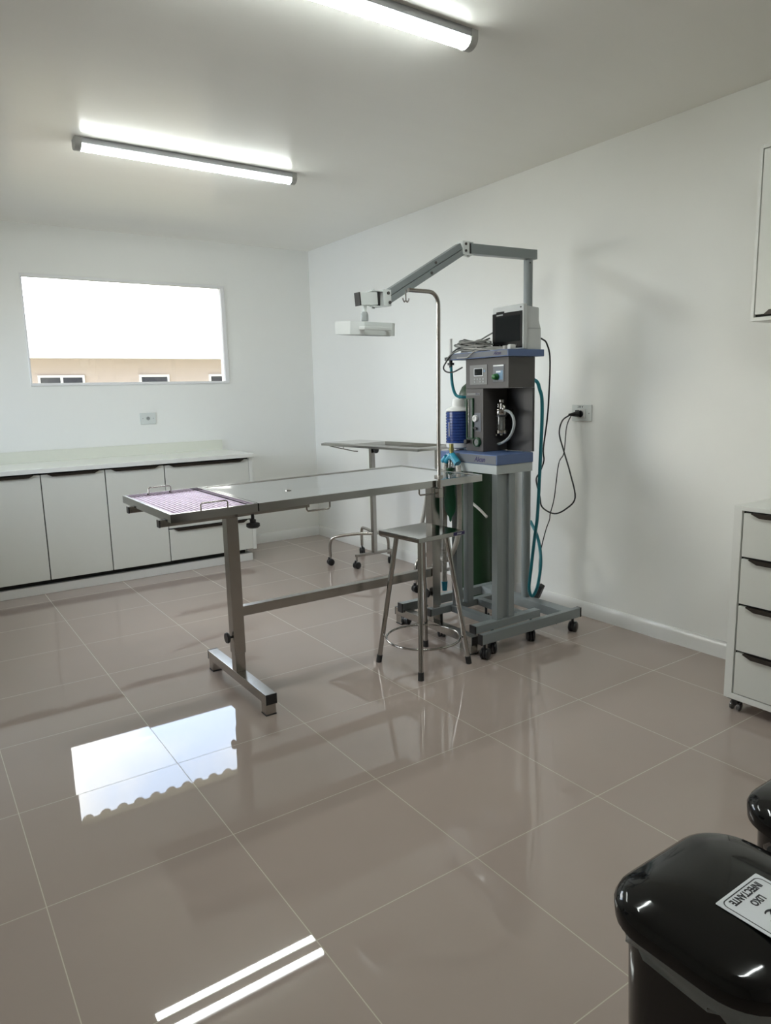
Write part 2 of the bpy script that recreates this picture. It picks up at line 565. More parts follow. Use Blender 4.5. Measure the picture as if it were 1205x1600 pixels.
# ------------------------------------------------------------------ room shell
WX0, WX1, WZ0, WZ1 = 0.69, 2.31, 1.503, 2.345      # window opening in the back wall
T = 0.16
struct('floor', MB().box(LEFT_X - T, ROOM_X + T, FRONT_Y - T, ROOM_Y + T, -0.12, 0.0), M_FLOOR)
struct('ceiling', MB().box(LEFT_X - T, ROOM_X + T, FRONT_Y - T, ROOM_Y + T, ROOM_Z, ROOM_Z + 0.12), M_CEIL)
struct('wall_right', MB().box(ROOM_X, ROOM_X + T, FRONT_Y - T, ROOM_Y + T, 0, ROOM_Z), M_WALL)
b = MB()
SY0, SY1, SZ0, SZ1 = 2.0, 4.3, 1.0, 2.25              # side window added out of view to light the right wall
b.box(LEFT_X - T, LEFT_X, FRONT_Y - T, SY0, 0, ROOM_Z)
b.box(LEFT_X - T, LEFT_X, SY1, ROOM_Y + T, 0, ROOM_Z)
b.box(LEFT_X - T, LEFT_X, SY0, SY1, 0, SZ0)
b.box(LEFT_X - T, LEFT_X, SY0, SY1, SZ1, ROOM_Z)
struct('wall_left', b, M_WALL_UNSEEN)
struct('wall_front', MB().box(LEFT_X, ROOM_X, FRONT_Y - T, FRONT_Y, 0, ROOM_Z), M_WALL_UNSEEN)
b = MB()
b.box(LEFT_X, WX0, ROOM_Y, ROOM_Y + T, 0, ROOM_Z)
b.box(WX1, ROOM_X, ROOM_Y, ROOM_Y + T, 0, ROOM_Z)
b.box(WX0, WX1, ROOM_Y, ROOM_Y + T, 0, WZ0)
b.box(WX0, WX1, ROOM_Y, ROOM_Y + T, WZ1, ROOM_Z)
struct('wall_back', b, M_WALL)

def profile_base(p0, p1, inward, h=0.088, d=0.016):
    """skirting with a slanted top, run from p0 to p1"""
    p0, p1, n = Vector(p0), Vector(p1), Vector(inward)
    pts = [p0, p0 + n * d, p0 + n * d + Vector((0, 0, h * 0.72)), p0 + n * 0.004 + Vector((0, 0, h)), p0 + Vector((0, 0, h))]
    return MB().prism(pts, p1 - p0)
struct('baseboard_right', profile_base((ROOM_X, FRONT_Y, 0), (ROOM_X, ROOM_Y, 0), (-1, 0, 0)), M_BASE)
struct('baseboard_back', profile_base((2.18, ROOM_Y, 0), (ROOM_X - 0.016, ROOM_Y, 0), (0, -1, 0)), M_BASE)
struct('baseboard_left', profile_base((LEFT_X, FRONT_Y, 0), (LEFT_X, 4.0, 0), (1, 0, 0)), M_BASE)

# window: narrow white frame, one fixed pane
wf = MB()
fy0, fy1 = ROOM_Y - 0.012, ROOM_Y + 0.045
fw = 0.022
wf.box(WX0, WX1, fy0, fy1, WZ1 - fw, WZ1, 0.002)
wf.box(WX0, WX1, fy0, fy1, WZ0, WZ0 + fw, 0.002)
wf.box(WX0, WX0 + 0.012, fy0, fy1, WZ0 + fw, WZ1 - fw, 0.002)
wf.box(WX1 - 0.035, WX1, fy0, fy1, WZ0 + fw, WZ1 - fw, 0.002)
win = struct('window_1', wf, M_FASCIA)
gl = MB().box(WX0 + 0.006, WX1 - 0.02, ROOM_Y + 0.02, ROOM_Y + 0.024, WZ0 + 0.012, WZ1 - 0.012)
struct('window_pane', gl, M_GLASS, win)

sf = MB()
xa, xb = LEFT_X - 0.05, LEFT_X + 0.01
sf.box(xa, xb, SY0, SY1, SZ1 - 0.03, SZ1, 0.002).box(xa, xb, SY0, SY1, SZ0, SZ0 + 0.03, 0.002)
for y in (SY0, (SY0 + SY1) / 2 - 0.015, SY1 - 0.03):
    sf.box(xa, xb, y, y + 0.03, SZ0 + 0.03, SZ1 - 0.03, 0.002)
added_win = struct('window_added', sf, M_FASCIA)  # added window, lets in side light from out of view
struct('window_pane', MB().box(LEFT_X - 0.03, LEFT_X - 0.026, SY0 + 0.01, SY1 - 0.01, SZ0 + 0.01, SZ1 - 0.01), M_GLASS, added_win)

# ------------------------------------------------------------------ outside
struct('ground', MB().box(-14, 22, ROOM_Y + T, 34, -0.5, -0.3), M_GRASS)
eave = MB()
eave.box(LEFT_X - 0.6, ROOM_X + 0.6, ROOM_Y + T, 5.26, 2.622, 2.66)
for k in range(32):
    x = LEFT_X - 0.5 + k * 0.16
    eave.lathe((x, ROOM_Y + T, 2.684), [(0.055, 0), (0.055, 0.46)], 12, (0, 1, -0.12))
struct('roof', eave, M_EXTWALL)

house = thing('house', 'peach rendered single-storey house with a pale tiled roof, seen through the window', 'house', (3.4, 12.0, -0.3))
MB().box(-8, 14.5, 12.0, 17.0, -0.3, 2.2).build('house_wall', M_HOUSE, house)
rb = MB()
rb.prism([(-8.6, 11.45, 2.17), (-8.6, 14.6, 2.95), (-8.6, 17.6, 2.17), (-8.6, 17.6, 2.10), (-8.6, 11.45, 2.10)], (23.6, 0, 0))
rb.build('house_roof', M_ROOF, house)
MB().box(-8.6, 15, 11.40, 11.45, 2.08, 2.20).build('fascia', M_FASCIA, house)
for (x0, x1, kind) in ((1.85, 2.60, 2), (3.55, 4.10, 1), (4.88, 5.6, 1)):
    w = MB()
    z0, z1 = 0.9, 1.82
    w.box(x0, x1, 11.96, 12.02, z1 - 0.04, z1)
    w.box(x0, x1, 11.96, 12.02, z0, z0 + 0.04)
    w.box(x0, x0 + 0.035, 11.96, 12.02, z0 + 0.04, z1 - 0.04)
    w.box(x1 - 0.035, x1, 11.96, 12.02, z0 + 0.04, z1 - 0.04)
    if kind == 2:
        w.box((x0 + x1) / 2 - 0.02, (x0 + x1) / 2 + 0.02, 11.96, 12.02, z0 + 0.04, z1 - 0.04)
    wo = w.build('house_window', M_FASCIA, house)
    MB().box(x0 + 0.03, x1 - 0.03, 11.985, 11.995, z0 + 0.03, z1 - 0.03).build('house_window_pane', M_DARKPANE, wo)

# ------------------------------------------------------------------ ceiling lamps
def ceiling_lamp(x0, x1, y, label):
    t = thing('ceiling_lamp', label, 'lamp', ((x0 + x1) / 2, y, ROOM_Z), 'linear ceiling lamps')
    MB().box(x0 + 0.01, x1 - 0.01, y - 0.038, y + 0.038, ROOM_Z - 0.028, ROOM_Z, 0.003).build('lamp_rail', M_ALU, t)
    d = MB()
    prof = [(math.cos(a) * 0.031, -0.0275 - math.sin(a) * 0.030) for a in [math.pi * k / 14 for k in range(15)]]
    d.prism([(x0 + 0.03, y + py, ROOM_Z + pz) for py, pz in prof], (x1 - x0 - 0.06, 0, 0))
    d.build('lamp_diffuser', M_LAMP, t)
    for xa, xb in ((x0, x0 + 0.032), (x1 - 0.032, x1)):
        e = MB()
        pr = [(math.cos(a) * 0.0395, -0.026 - math.sin(a) * 0.033) for a in [math.pi * k / 14 for k in range(15)]]
        e.prism([(xa, y + 0.0395, ROOM_Z)] + [(xa, y + py, ROOM_Z + pz) for py, pz in pr] + [(xa, y - 0.0395, ROOM_Z)], (xb - xa, 0, 0))
        e.build('end_cap', M_ENDCAP, t)
    return t
ceiling_lamp(0.716, 1.977, 2.635, 'lit linear ceiling lamp near the window wall, seen whole')
ceiling_lamp(0.50, 1.765, 0.765, 'lit linear ceiling lamp cut by the top of the picture, nearer the camera')

ceiling_lamp(0.50, 1.765, -1.10, 'unseen linear ceiling lamp added behind the camera to light the foreground')  # unseen lamp added to brighten the foreground floor and ceiling

# ------------------------------------------------------------------ counter along the back wall
CF = 4.05                                              # door fronts
def pull_profile(mb, x0, x1, z):
    """dark finger-pull strip with tapered ends on top of a front that faces -y"""
    mb.prism([(x0, CF - 0.014, z), (x1, CF - 0.014, z), (x1 - 0.03, CF - 0.014, z - 0.016), (x0 + 0.03, CF - 0.014, z - 0.016)], (0, 0.016, 0))
    mb.box(x0, x1, CF - 0.014, CF + 0.004, z, z + 0.004)
def base_cabinet(x0, x1, fronts, label, kind, end_panel=False):
    t = thing('base_cabinet', label, 'cabinet', ((x0 + x1) / 2, CF, 0.1), 'base cabinets along the back wall')
    MB().box(x0 + 0.001, x1 - 0.001, CF + 0.022, ROOM_Y - 0.004, 0.1, 0.882).build('carcass', M_GAP_SHADE, t)
    if end_panel:
        MB().box(x1 - 0.032, x1, CF - 0.0, ROOM_Y - 0.004, 0.1, 0.882, 0.001).build('end_panel', M_CABEDGE, t)
    if kind == 'doors':
        for a, c in fronts:
            d = MB().box(a + 0.0035, c - 0.0035, CF, CF + 0.02, 0.105, 0.870, 0.0015).build('door', M_CAB, t)
            h = MB(); pull_profile(h, a + 0.045, c - 0.045, 0.8705); h.build('door_handle', M_HANDLE, d)
    else:
        a, c = fronts[0]
        n = 3
        zs = [0.105, 0.365, 0.622, 0.876]
        for k in range(n):
            d = MB().box(a + 0.0035, c - 0.0035, CF, CF + 0.02, zs[k] + 0.002, zs[k + 1] - 0.008, 0.0015).build('drawer', M_CAB, t)
            h = MB(); pull_profile(h, a + 0.04, c - 0.05, zs[k + 1] - 0.0075); h.build('drawer_handle', M_HANDLE, d)
    return t
base_cabinet(-0.28, 0.598, [(-0.28, 0.158), (0.158, 0.598)], 'white base cabinet under the worktop cut by the left edge of the picture', 'doors')
base_cabinet(0.598, 1.478, [(0.598, 1.036), (1.036, 1.478)], 'white two-door base cabinet in the middle of the counter run', 'doors')
base_cabinet(1.478, 2.215, [(1.478, 2.184)], 'white drawer cabinet at the free right end of the counter', 'drawers', True)
wt = thing('worktop', 'white stone worktop with upstand over the base cabinets below the window', 'worktop', (0.6, 4.35, 0.885))
MB().box(LEFT_X + 0.002, 2.222, CF - 0.028, ROOM_Y - 0.002, 0.884, 0.917, 0.002).build('slab', M_STONE, wt)
MB().box(LEFT_X + 0.002, 2.20, ROOM_Y - 0.022, ROOM_Y - 0.002, 0.917, 1.005, 0.001).build('upstand', M_SPLASH, wt)
pl = MB()
pl.box(LEFT_X + 0.002, 2.185, 4.075, ROOM_Y - 0.002, 0.0, 0.066, 0.003)
struct('trim_1', pl, M_BASE)
gp = MB().box(LEFT_X + 0.002, 2.13, 4.11, ROOM_Y - 0.004, 0.066, 0.1)  # dark strip in place of the shade above the plinth
struct('trim_gap_shade', gp, M_GAP_SHADE)

# ------------------------------------------------------------------ wall sockets
def socket_back():
    t = thing('wall_socket', 'small white wall socket plate with one outlet below the window', 'wall socket', (1.562, ROOM_Y, 1.22))
    y = ROOM_Y
    MB().box(1.497, 1.627, y - 0.008, y, 1.17, 1.268, 0.003).build('cover_plate', M_PLATE, t)
    o = MB().lathe((1.562, y - 0.008, 1.22), [(0.017, 0), (0.017, 0.003), (0.014, 0.003), (0.0135, 0.001)], 6, (0, -1, 0)).build('outlet', M_TUBEGREY, t)
    h = MB()
    for dx, dz in ((-0.007, 0), (0.007, 0), (0, 0.006)):
        h.cyl((1.562 + dx, y - 0.0085, 1.22 + dz), (1.562 + dx, y - 0.0118, 1.22 + dz), 0.0025, seg=8)
    h.build('pin_hole', M_PRINT, o)
    for dx in (-0.044, 0.044):
        MB().lathe((1.562 + dx, y - 0.008, 1.22), [(0.004, 0), (0.004, 0.0015), (0.002, 0.002)], 10, (0, -1, 0)).build('screw', M_TUBEGREY, t)
socket_back()
def socket_right():
    x = ROOM_X
    t = thing('wall_socket', 'white wall socket plate with black plugs in it on the right wall', 'wall socket', (x, 1.383, 1.238))
    MB().box(x - 0.009, x, 1.31, 1.456, 1.19, 1.286, 0.003).build('cover_plate', M_PLATE, t)
    MB().box(x - 0.016, x - 0.009, 1.352, 1.408, 1.206, 1.262, 0.003).build('outlet', M_CANWHITE, t)
    MB().lathe((x - 0.009, 1.326, 1.236), [(0.004, 0), (0.004, 0.002), (0.002, 0.0025)], 10, (-1, 0, 0)).build('screw', M_TUBEGREY, t)
    text_part('lettering', '220 V', 0.018, (x - 0.0095, 1.392, 1.274), (0, -1, 0), (0, 0, 1), M_PRINT, t, 0.0004)
socket_right()

# ------------------------------------------------------------------ operating table
def top_z(x):
    return 0.942 + (x - 0.64) / (2.25 - 0.64) * 0.018
def slope(co):
    return Vector((co.x, co.y, co.z + top_z(co.x)))
Y0, Y1 = 1.247, 1.956
tb = thing('operating_table', 'long stainless steel veterinary table with a lilac slatted tray at its left end', 'table', (1.6, 1.6, 0))
top = MB()
XA, XB = 1.012, 2.252
# rim, folded apron and a top that falls in four planes to the drain
ri = 0.016
ix0, ix1, iy0, iy1 = XA + ri, XB - ri, Y0 + ri, Y1 - ri
dr = Vector((1.311, 1.575, -0.012)); dh = 0.017
H = 0.034
v = top.bm.verts.new
oc = [v((x, y, 0)) for x, y in ((XA, Y0), (XB, Y0), (XB, Y1), (XA, Y1))]
ic = [v((x, y, 0)) for x, y in ((ix0, iy0), (ix1, iy0), (ix1, iy1), (ix0, iy1))]
lc = [v((x, y, -0.004)) for x, y in ((ix0 + .006, iy0 + .006), (ix1 - .006, iy0 + .006), (ix1 - .006, iy1 - .006), (ix0 + .006, iy1 - .006))]
dc = [v((dr.x + sx * dh, dr.y + sy * dh, dr.z)) for sx, sy in ((-1, -1), (1, -1), (1, 1), (-1, 1))]
bc = [v((x, y, -H)) for x, y in ((XA, Y0), (XB, Y0), (XB, Y1), (XA, Y1))]
for k in range(4):
    n = (k + 1) % 4
    for ring_a, ring_b in ((oc, ic), (ic, lc), (lc, dc), (oc, bc)):
        top.bm.faces.new((ring_a[k], ring_a[n], ring_b[n], ring_b[k]))
top.bm.faces.new(list(reversed(bc)))
top.bm.faces.new(dc)
top.map(slope).build('table_top', M_STEELTOP, tb, sharp=2)
dn = MB().lathe((dr.x, dr.y, top_z(dr.x) + dr.z), [(0.015, 0.0), (0.015, 0.003), (0.011, 0.003), (0.009, 0.001)], 20)
dn.build('drain', M_CHROME, tb)
# slatted tray
TX0, TX1 = 0.64, 1.006
tr = MB()
tr.box(TX0, TX1, Y0, Y0 + 0.012, -0.034, 0.0)
tr.box(TX0, TX1, Y1 - 0.012, Y1, -0.034, 0.0)
tr.box(TX0, TX0 + 0.012, Y0 + 0.012, Y1 - 0.012, -0.034, 0.0)
tr.box(TX1 - 0.012, TX1, Y0 + 0.012, Y1 - 0.012, -0.034, 0.001)
tray = tr.map(slope).build('slat_tray', M_STEELTOP, tb)
MB().box(TX0 + 0.0122, TX1 - 0.0122, Y0 + 0.0122, Y1 - 0.0122, -0.034, -0.030).map(slope).build('tray_pan', M_PAN, tray)
ns = 19
pitch = (TX1 - TX0 - 0.03) / ns
for k in range(ns):
    x = TX0 + 0.015 + (k + 0.5) * pitch
    sl = MB().box(x - 0.0050, x + 0.0050, Y0 + 0.013, Y1 - 0.013, -0.019, -0.012, 0.001)
    sl.map(slope).build('slat', M_LILAC, tray)
for y in (1.48, 1.72):
    MB().box(TX0 + 0.013, TX1 - 0.013, y - 0.008, y + 0.008, -0.0285, -0.0195).map(slope).build('slat_bearer', M_STEEL, tray)
for y in (1.268, 1.935):
    h = MB()
    xa, xb = (0.770, 0.883) if y < 1.5 else (0.757, 0.862)
    pts = [(xa, y, -0.012), (xa, y, 0.020), (xa + 0.006, y, 0.026), (xb - 0.006, y, 0.026), (xb, y, 0.020), (xb, y, -0.012)]
    h.tube(pts, 0.0032, 10)
    h.map(slope).build('tray_handle', M_STEEL, tray)
# rails under the tray and the joint
for y in (1.36, 1.815):
    r_ = MB().box(0.628, 1.30, y - 0.016, y + 0.016, -0.064, -0.0345, 0.002)
    r = r_.map(slope).build('support_rail', M_STEEL, tb)
    MB().box(0.622, 0.6278, y - 0.017, y + 0.017, -0.065, -0.034, 0.001).map(slope).build('rail_cap', M_BLACK, r)
MB().box(0.92, 1.06, Y0 + 0.012, Y0 + 0.05, -0.044, -0.0345, 0.001).map(slope).build('clamp_plate', M_STEEL, tb)
kn = MB()
kn.lathe((0.989, 1.268, 0.905), [(0.007, 0), (0.007, -0.026), (0.013, -0.028), (0.013, -0.040), (0.028, -0.044), (0.029, -0.056), (0.022, -0.062)], 24)
kn.build('clamp_knob', M_BLACK, tb)
MB().cyl((0.989, 1.268, 0.913), (0.989, 1.268, 0.898), 0.005, seg=12).build('knob_stud', M_CHROME, tb)
# tie cleats under the front edge
for xa, xb in ((1.236, 1.352), (1.850, 1.940)):
    z = top_z(xa) - 0.033
    MB().tube([(xa, 1.252, z + 0.004), (xa, 1.252, z - 0.022), (xa + 0.006, 1.252, z - 0.030), (xb - 0.006, 1.252, z - 0.030), (xb, 1.252, z - 0.022), (xb, 1.252, z + 0.004)], 0.004, 10).build('tie_cleat', M_STEEL, tb)
# legs
def table_leg(x):
    lg = MB().box(x - 0.028, x + 0.028, 1.572, 1.628, 0.19, top_z(x) - 0.034, 0.002).build('leg', M_STEEL, tb)
    MB().box(x - 0.0245, x + 0.0245, 1.5755, 1.6245, 0.1, 0.1895, 0.002).build('inner_tube', M_STEEL, lg)
    k = MB()
    s = -1
    k.lathe((x - 0.028, 1.6, 0.27), [(0.006, 0), (0.006, 0.012), (0.024, 0.014), (0.027, 0.020), (0.024, 0.028)], 16, (s, 0, 0))
    k.build('height_knob', M_BLACK, lg)
    ft = MB().box(x - 0.0255, x + 0.0255, 1.252, 1.948, 0.055, 0.1, 0.002).build('foot_bar', M_STEEL, tb)
    for y in (1.258, 1.942):
        s = 1 if y < 1.6 else -1
        MB().box(x - 0.024, x + 0.024, min(y, y + s * 0.048), max(y, y + s * 0.048), 0.006, 0.0545, 0.001).build('foot_block', M_STEEL, ft)
        MB().box(x - 0.025, x + 0.025, min(y - s * .001, y + s * 0.049), max(y - s * .001, y + s * 0.049), 0.0, 0.006).build('foot_pad', M_RUBBER, ft)
    for y0, y1 in ((1.2465, 1.2518), (1.9482, 1.9535)):
        MB().box(x - 0.026, x + 0.026, y0, y1, 0.054, 0.101, 0.001).build('bar_cap', M_BLACK, ft)
table_leg(1.020)
table_leg(2.203)
MB().box(1.0485, 2.1745, 1.58, 1.62, 0.365, 0.412, 0.002).build('cross_bar', M_STEEL, tb)

# drip stand fixed to the table edge
pole = thing('drip_stand', 'thin stainless drip pole with a bent top clamped to the table front edge', 'drip stand', (1.954, 1.228, 0.878))
MB().tube([(1.955, 1.228, 0.875), (1.954, 1.228, 1.2), (1.962, 1.228, 1.765)] +
          [(1.962 - 0.055 + 0.055 * math.cos(a), 1.228, 1.787 + 0.055 * math.sin(a)) for a in [math.pi / 2 * k / 8 for k in range(9)]] +
          [(1.79, 1.228, 1.843)], 0.0095, 14).build('pole', M_STEEL, pole)
MB().box(1.938, 1.970, 1.214, 1.2462, 0.965, 0.985, 0.002).build('clamp', M_STEEL, pole)
MB().box(1.939, 1.969, 1.214, 1.242, 0.874, 0.92, 0.003).build('foot_sleeve', M_STEEL, pole)
hk = MB()
hk.tube([(1.775, 1.228, 1.842), (1.775, 1.228, 1.80), (1.783, 1.228, 1.789), (1.791, 1.228, 1.80), (1.791, 1.228, 1.806)], 0.003, 8, smooth=4)
hk.tube([(1.775, 1.228, 1.80), (1.767, 1.228, 1.789), (1.759, 1.228, 1.80), (1.759, 1.228, 1.806)], 0.003, 8, smooth=4)
hk.build('hook', M_STEEL, pole)

# ------------------------------------------------------------------ stool
st = thing('stool', 'square-topped stainless steel stool with a foot ring in front of the table', 'stool', (1.919, 1.331, 0), rotz=math.radians(4.4))
hs = 0.153
s_ = MB()
s_.box(-hs, hs, -hs, hs, 0.678, 0.70, 0.002)
s_.build('seat', M_CHROME, st, local=True)
for sx in (-1, 1):
    for sy in (-1, 1):
        f = Vector((sx * 0.164, sy * 0.164, 0.012)); t_ = Vector((sx * 0.088, sy * 0.088, 0.678))
        lg = MB().cyl(f, t_, 0.0125, seg=16).build('leg', M_CHROME, st, local=True)
        d = (t_ - f).normalized()
        MB().cyl(Vector((f.x, f.y, 0)) - Vector((d.x, d.y, 0)) * 0.012, f + d * 0.028, 0.0148, 0.0145, 16).build('foot_tip', M_RUBBER, lg, local=True)
MB().tube([(0.190 * math.cos(2 * math.pi * k / 48), 0.190 * math.sin(2 * math.pi * k / 48), 0.14) for k in range(48)], 0.006, 10, closed=True).build('foot_ring', M_CHROME, st, local=True)
lb = MB().box(hs - 0.078, hs - 0.002, -hs - 0.0012, -hs - 0.0002, 0.681, 0.698).build('maker_plate', M_LOGO, st, local=True)
tx = text_part('lettering', 'Alcan', 0.014, (1.919, 1.331, 0), (1, 0, 0), (0, 0, 1), M_WHITEPRINT, st, 0.0003, shear=0.3)
for vtx in tx.data.vertices:
    vtx.co += Vector((hs - 0.040, -hs - 0.0014, 0.6895))

# ------------------------------------------------------------------ casters
def caster(root, x, y, r=0.028, h=0.07, wheel_mat=None, yaw=0.0):
    c, s = math.cos(yaw), math.sin(yaw)
    ax = Vector((-s, c, 0)); fwd = Vector((c, s, 0))
    o = Vector((x, y, r))
    m = MB()
    m.cyl(Vector((x, y, h)) - fwd * 0.012, Vector((x, y, r + 0.006)) - fwd * 0.012, 0.008, seg=12)
    m.lathe(o - ax * 0.006, [(r * 0.93, 0), (r * 0.93, 0.012)], 20, ax)
    k = m.build('caster', wheel_mat or M_BLACK, root)
    for sgn in (-1, 1):
        w = MB()
        w.lathe(o + ax * sgn * 0.008, [(r * 0.6, 0), (r, 0.002), (r, 0.011), (r * 0.75, 0.016), (r * 0.3, 0.017)], 22, ax * sgn)
        w.build('wheel', wheel_mat or M_BLACK, k)

# ------------------------------------------------------------------ anaesthesia machine
am = thing('anaesthesia_machine', 'dark grey anaesthesia cart with blue shelves on pale metal columns', 'anaesthesia machine', (2.38, 1.40, 0))
NY, FY = 1.19, 1.66
base = MB()
base.box(2.157, 2.63, 1.19, 1.235, 0.140, 0.180, 0.002)
base.box(2.157, 2.63, 1.565, 1.61, 0.140, 0.180, 0.002)
base.box(2.30, 2.345, 1.2345, 1.5655, 0.141, 0.179, 0.002)
base.box(2.50, 2.545, 1.2345, 1.5655, 0.141, 0.179, 0.002)
bs = base.build('base_frame', M_GREYPAINT, am)
for y in (1.19, 1.565):
    MB().box(2.150, 2.1572, y - 0.001, y + 0.046, 0.139, 0.181, 0.001).build('beam_cap', M_BLACK, bs)
for x, y in ((2.245, 1.585), (2.585, 1.585), (2.585, 1.22), (2.290, 1.213)):
    caster(am, x, y, 0.035, 0.14, yaw=0.9)
def column(x, y, name='column'):
    c = MB().box(x, x + 0.042, y, y + 0.042, 0.18, 0.958, 0.003)
    return c.build(name, M_GREYPAINT, am)
for y in (1.198, 1.525):
    column(2.312, y); column(2.395, y)
MB().box(2.354, 2.395, 1.212, 1.226, 0.18, 0.958).build('column_web', M_GREYPAINT, am)
ls = MB().box(2.302, 2.5605, NY + 0.003, FY - 0.003, 0.958, 1.0045, 0.002).build('lower_tray', M_PALEPAINT, am)
sh = MB().box(2.300, 2.562, NY, FY, 1.0050, 1.057, 0.003).build('lower_shelf', M_BLUE, am)
MB().box(2.2985, 2.2998, NY + 0.006, 1.535, 1.009, 1.052).build('front_film', M_BLUEGREY, sh)
MB().box(2.2983, 2.2998, 1.537, 1.595, 1.011, 1.050).build('warning_label', M_LIGHTBLUE, sh)
text_part('lettering', 'Alcan', 0.036, (2.2981, 1.318, 1.029), (0, -1, 0), (0, 0, 1), M_LOGO, sh, 0.0004, shear=0.3, bold=0.001)
for k in range(3):
    MB().box(2.2979, 2.2984, 1.545, 1.587, 1.018 + k * 0.010, 1.021 + k * 0.010).build('label_line', M_WHITEPRINT, sh)
# body: upper cabinet, left module, niche back
cab = MB().box(2.400, 2.590, 1.211, 1.541, 1.395, 1.552, 0.002).build('upper_housing', M_CABINET_GREY, am)
md = MB().box(2.400, 2.590, 1.402, 1.541, 1.0575, 1.3945, 0.002).build('flow_module', M_CABINET_GREY, am)
MB().box(2.574, 2.590, 1.2115, 1.4015, 1.0575, 1.3945).build('niche_back', M_NICHE, am)
ts = MB().box(2.377, 2.636, NY, 1.645, 1.5525, 1.588, 0.003).build('top_shelf', M_BLUE, am)
MB().box(2.3755, 2.3768, NY + 0.006, 1.640, 1.558, 1.584).build('front_film', M_BLUEGREY, ts)
text_part('lettering', 'Alcan', 0.024, (2.3752, 1.268, 1.571), (0, -1, 0), (0, 0, 1), M_LOGO, ts, 0.0004, shear=0.3, bold=0.0008)
# controls on the upper housing
XF = 2.400
pn = MB().box(XF - 0.003, XF, 1.368, 1.505, 1.416, 1.519, 0.001).build('control_panel', M_PANEL, cab)
MB().box(XF - 0.0045, XF - 0.003, 1.399, 1.470, 1.460, 1.502, 0.0005).build('display_surround', M_LABEL, cab)
MB().box(XF - 0.0052, XF - 0.0046, 1.404, 1.465, 1.465, 1.499).build('display', M_SCREEN, cab)
for r in range(2):
    for c in range(4):
        if r == 1 and c == 1:
            continue
        MB().box(XF - 0.0046, XF - 0.003, 1.470 - c * 0.022 - 0.013, 1.470 - c * 0.022, 1.441 - r * 0.014, 1.449 - r * 0.014, 0.0005).build('key', M_TUBEGREY, cab)
MB().box(XF - 0.0046, XF - 0.003, 1.382, 1.394, 1.480, 1.492, 0.0005).build('key', M_LIGHTBLUE, cab)
MB().box(XF - 0.003, XF, 1.242, 1.323, 1.427, 1.514, 0.001).build('power_panel', M_BLUEGREY, cab)
MB().box(XF - 0.0036, XF - 0.0031, 1.244, 1.321, 1.506, 1.513).build('panel_title', M_WHITEPRINT, cab)
MB().box(XF - 0.0036, XF - 0.0031, 1.250, 1.300, 1.437, 1.484).build('panel_field', M_LIGHTBLUE, cab)
MB().box(XF - 0.0042, XF - 0.0037, 1.266, 1.298, 1.474, 1.482).build('panel_legend', M_WHITEPRINT, cab)
MB().lathe((XF - 0.003, 1.293, 1.453), [(0.017, 0), (0.017, 0.010), (0.014, 0.012), (0.013, 0.026), (0.010, 0.028)], 22, (-1, 0, 0)).build('power_knob', M_GREENKNOB, cab)
# flow module front
MB().box(XF - 0.002, XF, 1.425, 1.532, 1.360, 1.372, 0.0005).build('module_title', M_PANEL, md)
text_part('lettering', 'Alcan', 0.015, (XF - 0.0022, 1.446, 1.367), (0, -1, 0), (0, 0, 1), M_LOGO, md, 0.0003, shear=0.3)
fm = MB()
fm.box(XF - 0.010, XF, 1.476, 1.4815, 1.125, 1.345)
fm.box(XF - 0.010, XF, 1.5245, 1.530, 1.125, 1.345)
fm.box(XF - 0.010, XF, 1.481, 1.525, 1.339, 1.345)
fm.box(XF - 0.010, XF, 1.481, 1.525, 1.125, 1.131)
fm.build('flowmeter_frame', M_DARKGREEN, md)
MB().box(XF - 0.003, XF - 0.0005, 1.4816, 1.5244, 1.1315, 1.3385).build('flowmeter_scale', M_PANEL, md)
for k in range(18):
    MB().box(XF - 0.0036, XF - 0.0031, 1.486, 1.494 + (0.003 if k % 5 == 0 else 0), 1.146 + k * 0.0105, 1.1475 + k * 0.0105).build('scale_mark', M_PRINT, md)
MB().cyl((XF - 0.008, 1.508, 1.132), (XF - 0.008, 1.508, 1.338), 0.006, seg=14).build('flow_tube', M_VAPGLASS, md)
MB().lathe((XF, 1.517, 1.109), [(0.009, 0), (0.009, 0.012), (0.013, 0.014), (0.013, 0.028), (0.011, 0.03)], 18, (-1, 0, 0)).build('flow_knob', M_BLACK, md)
MB().box(XF - 0.002, XF, 1.418, 1.470, 1.166, 1.266, 0.0005).build('valve_panel', M_BLUEGREY, md)
w = MB().lathe((XF - 0.002, 1.457, 1.236), [(0.018, 0), (0.018, 0.012), (0.016, 0.014), (0.009, 0.014), (0.008, 0.010)], 24, (-1, 0, 0)).build('flush_button', M_CANWHITE, md)
MB().lathe((XF - 0.0025, 1.450, 1.182), [(0.006, 0), (0.006, 0.008), (0.009, 0.008), (0.009, 0.014)], 18, (-1, 0, 0)).cyl((XF - 0.012, 1.470, 1.186), (XF - 0.012, 1.440, 1.180), 0.0035, seg=10).build('valve_lever', M_BLACK, md)
ga = MB().lathe((XF, 1.446, 1.109), [(0.027, 0), (0.027, 0.012), (0.024, 0.015), (0.020, 0.015), (0.020, 0.009)], 30, (-1, 0, 0)).build('pressure_gauge', M_DARKGREEN, md)
MB().lathe((XF - 0.009, 1.446, 1.109), [(0.0195, 0), (0.0195, 0.001)], 26, (-1, 0, 0)).build('gauge_dial', M_PANEL, ga)
MB().bar((XF - 0.0106, 1.446, 1.109), (XF - 0.0106, 1.434, 1.108), 0.001, 0.003, (1, 0, 0)).build('gauge_needle', M_PRINT, ga)
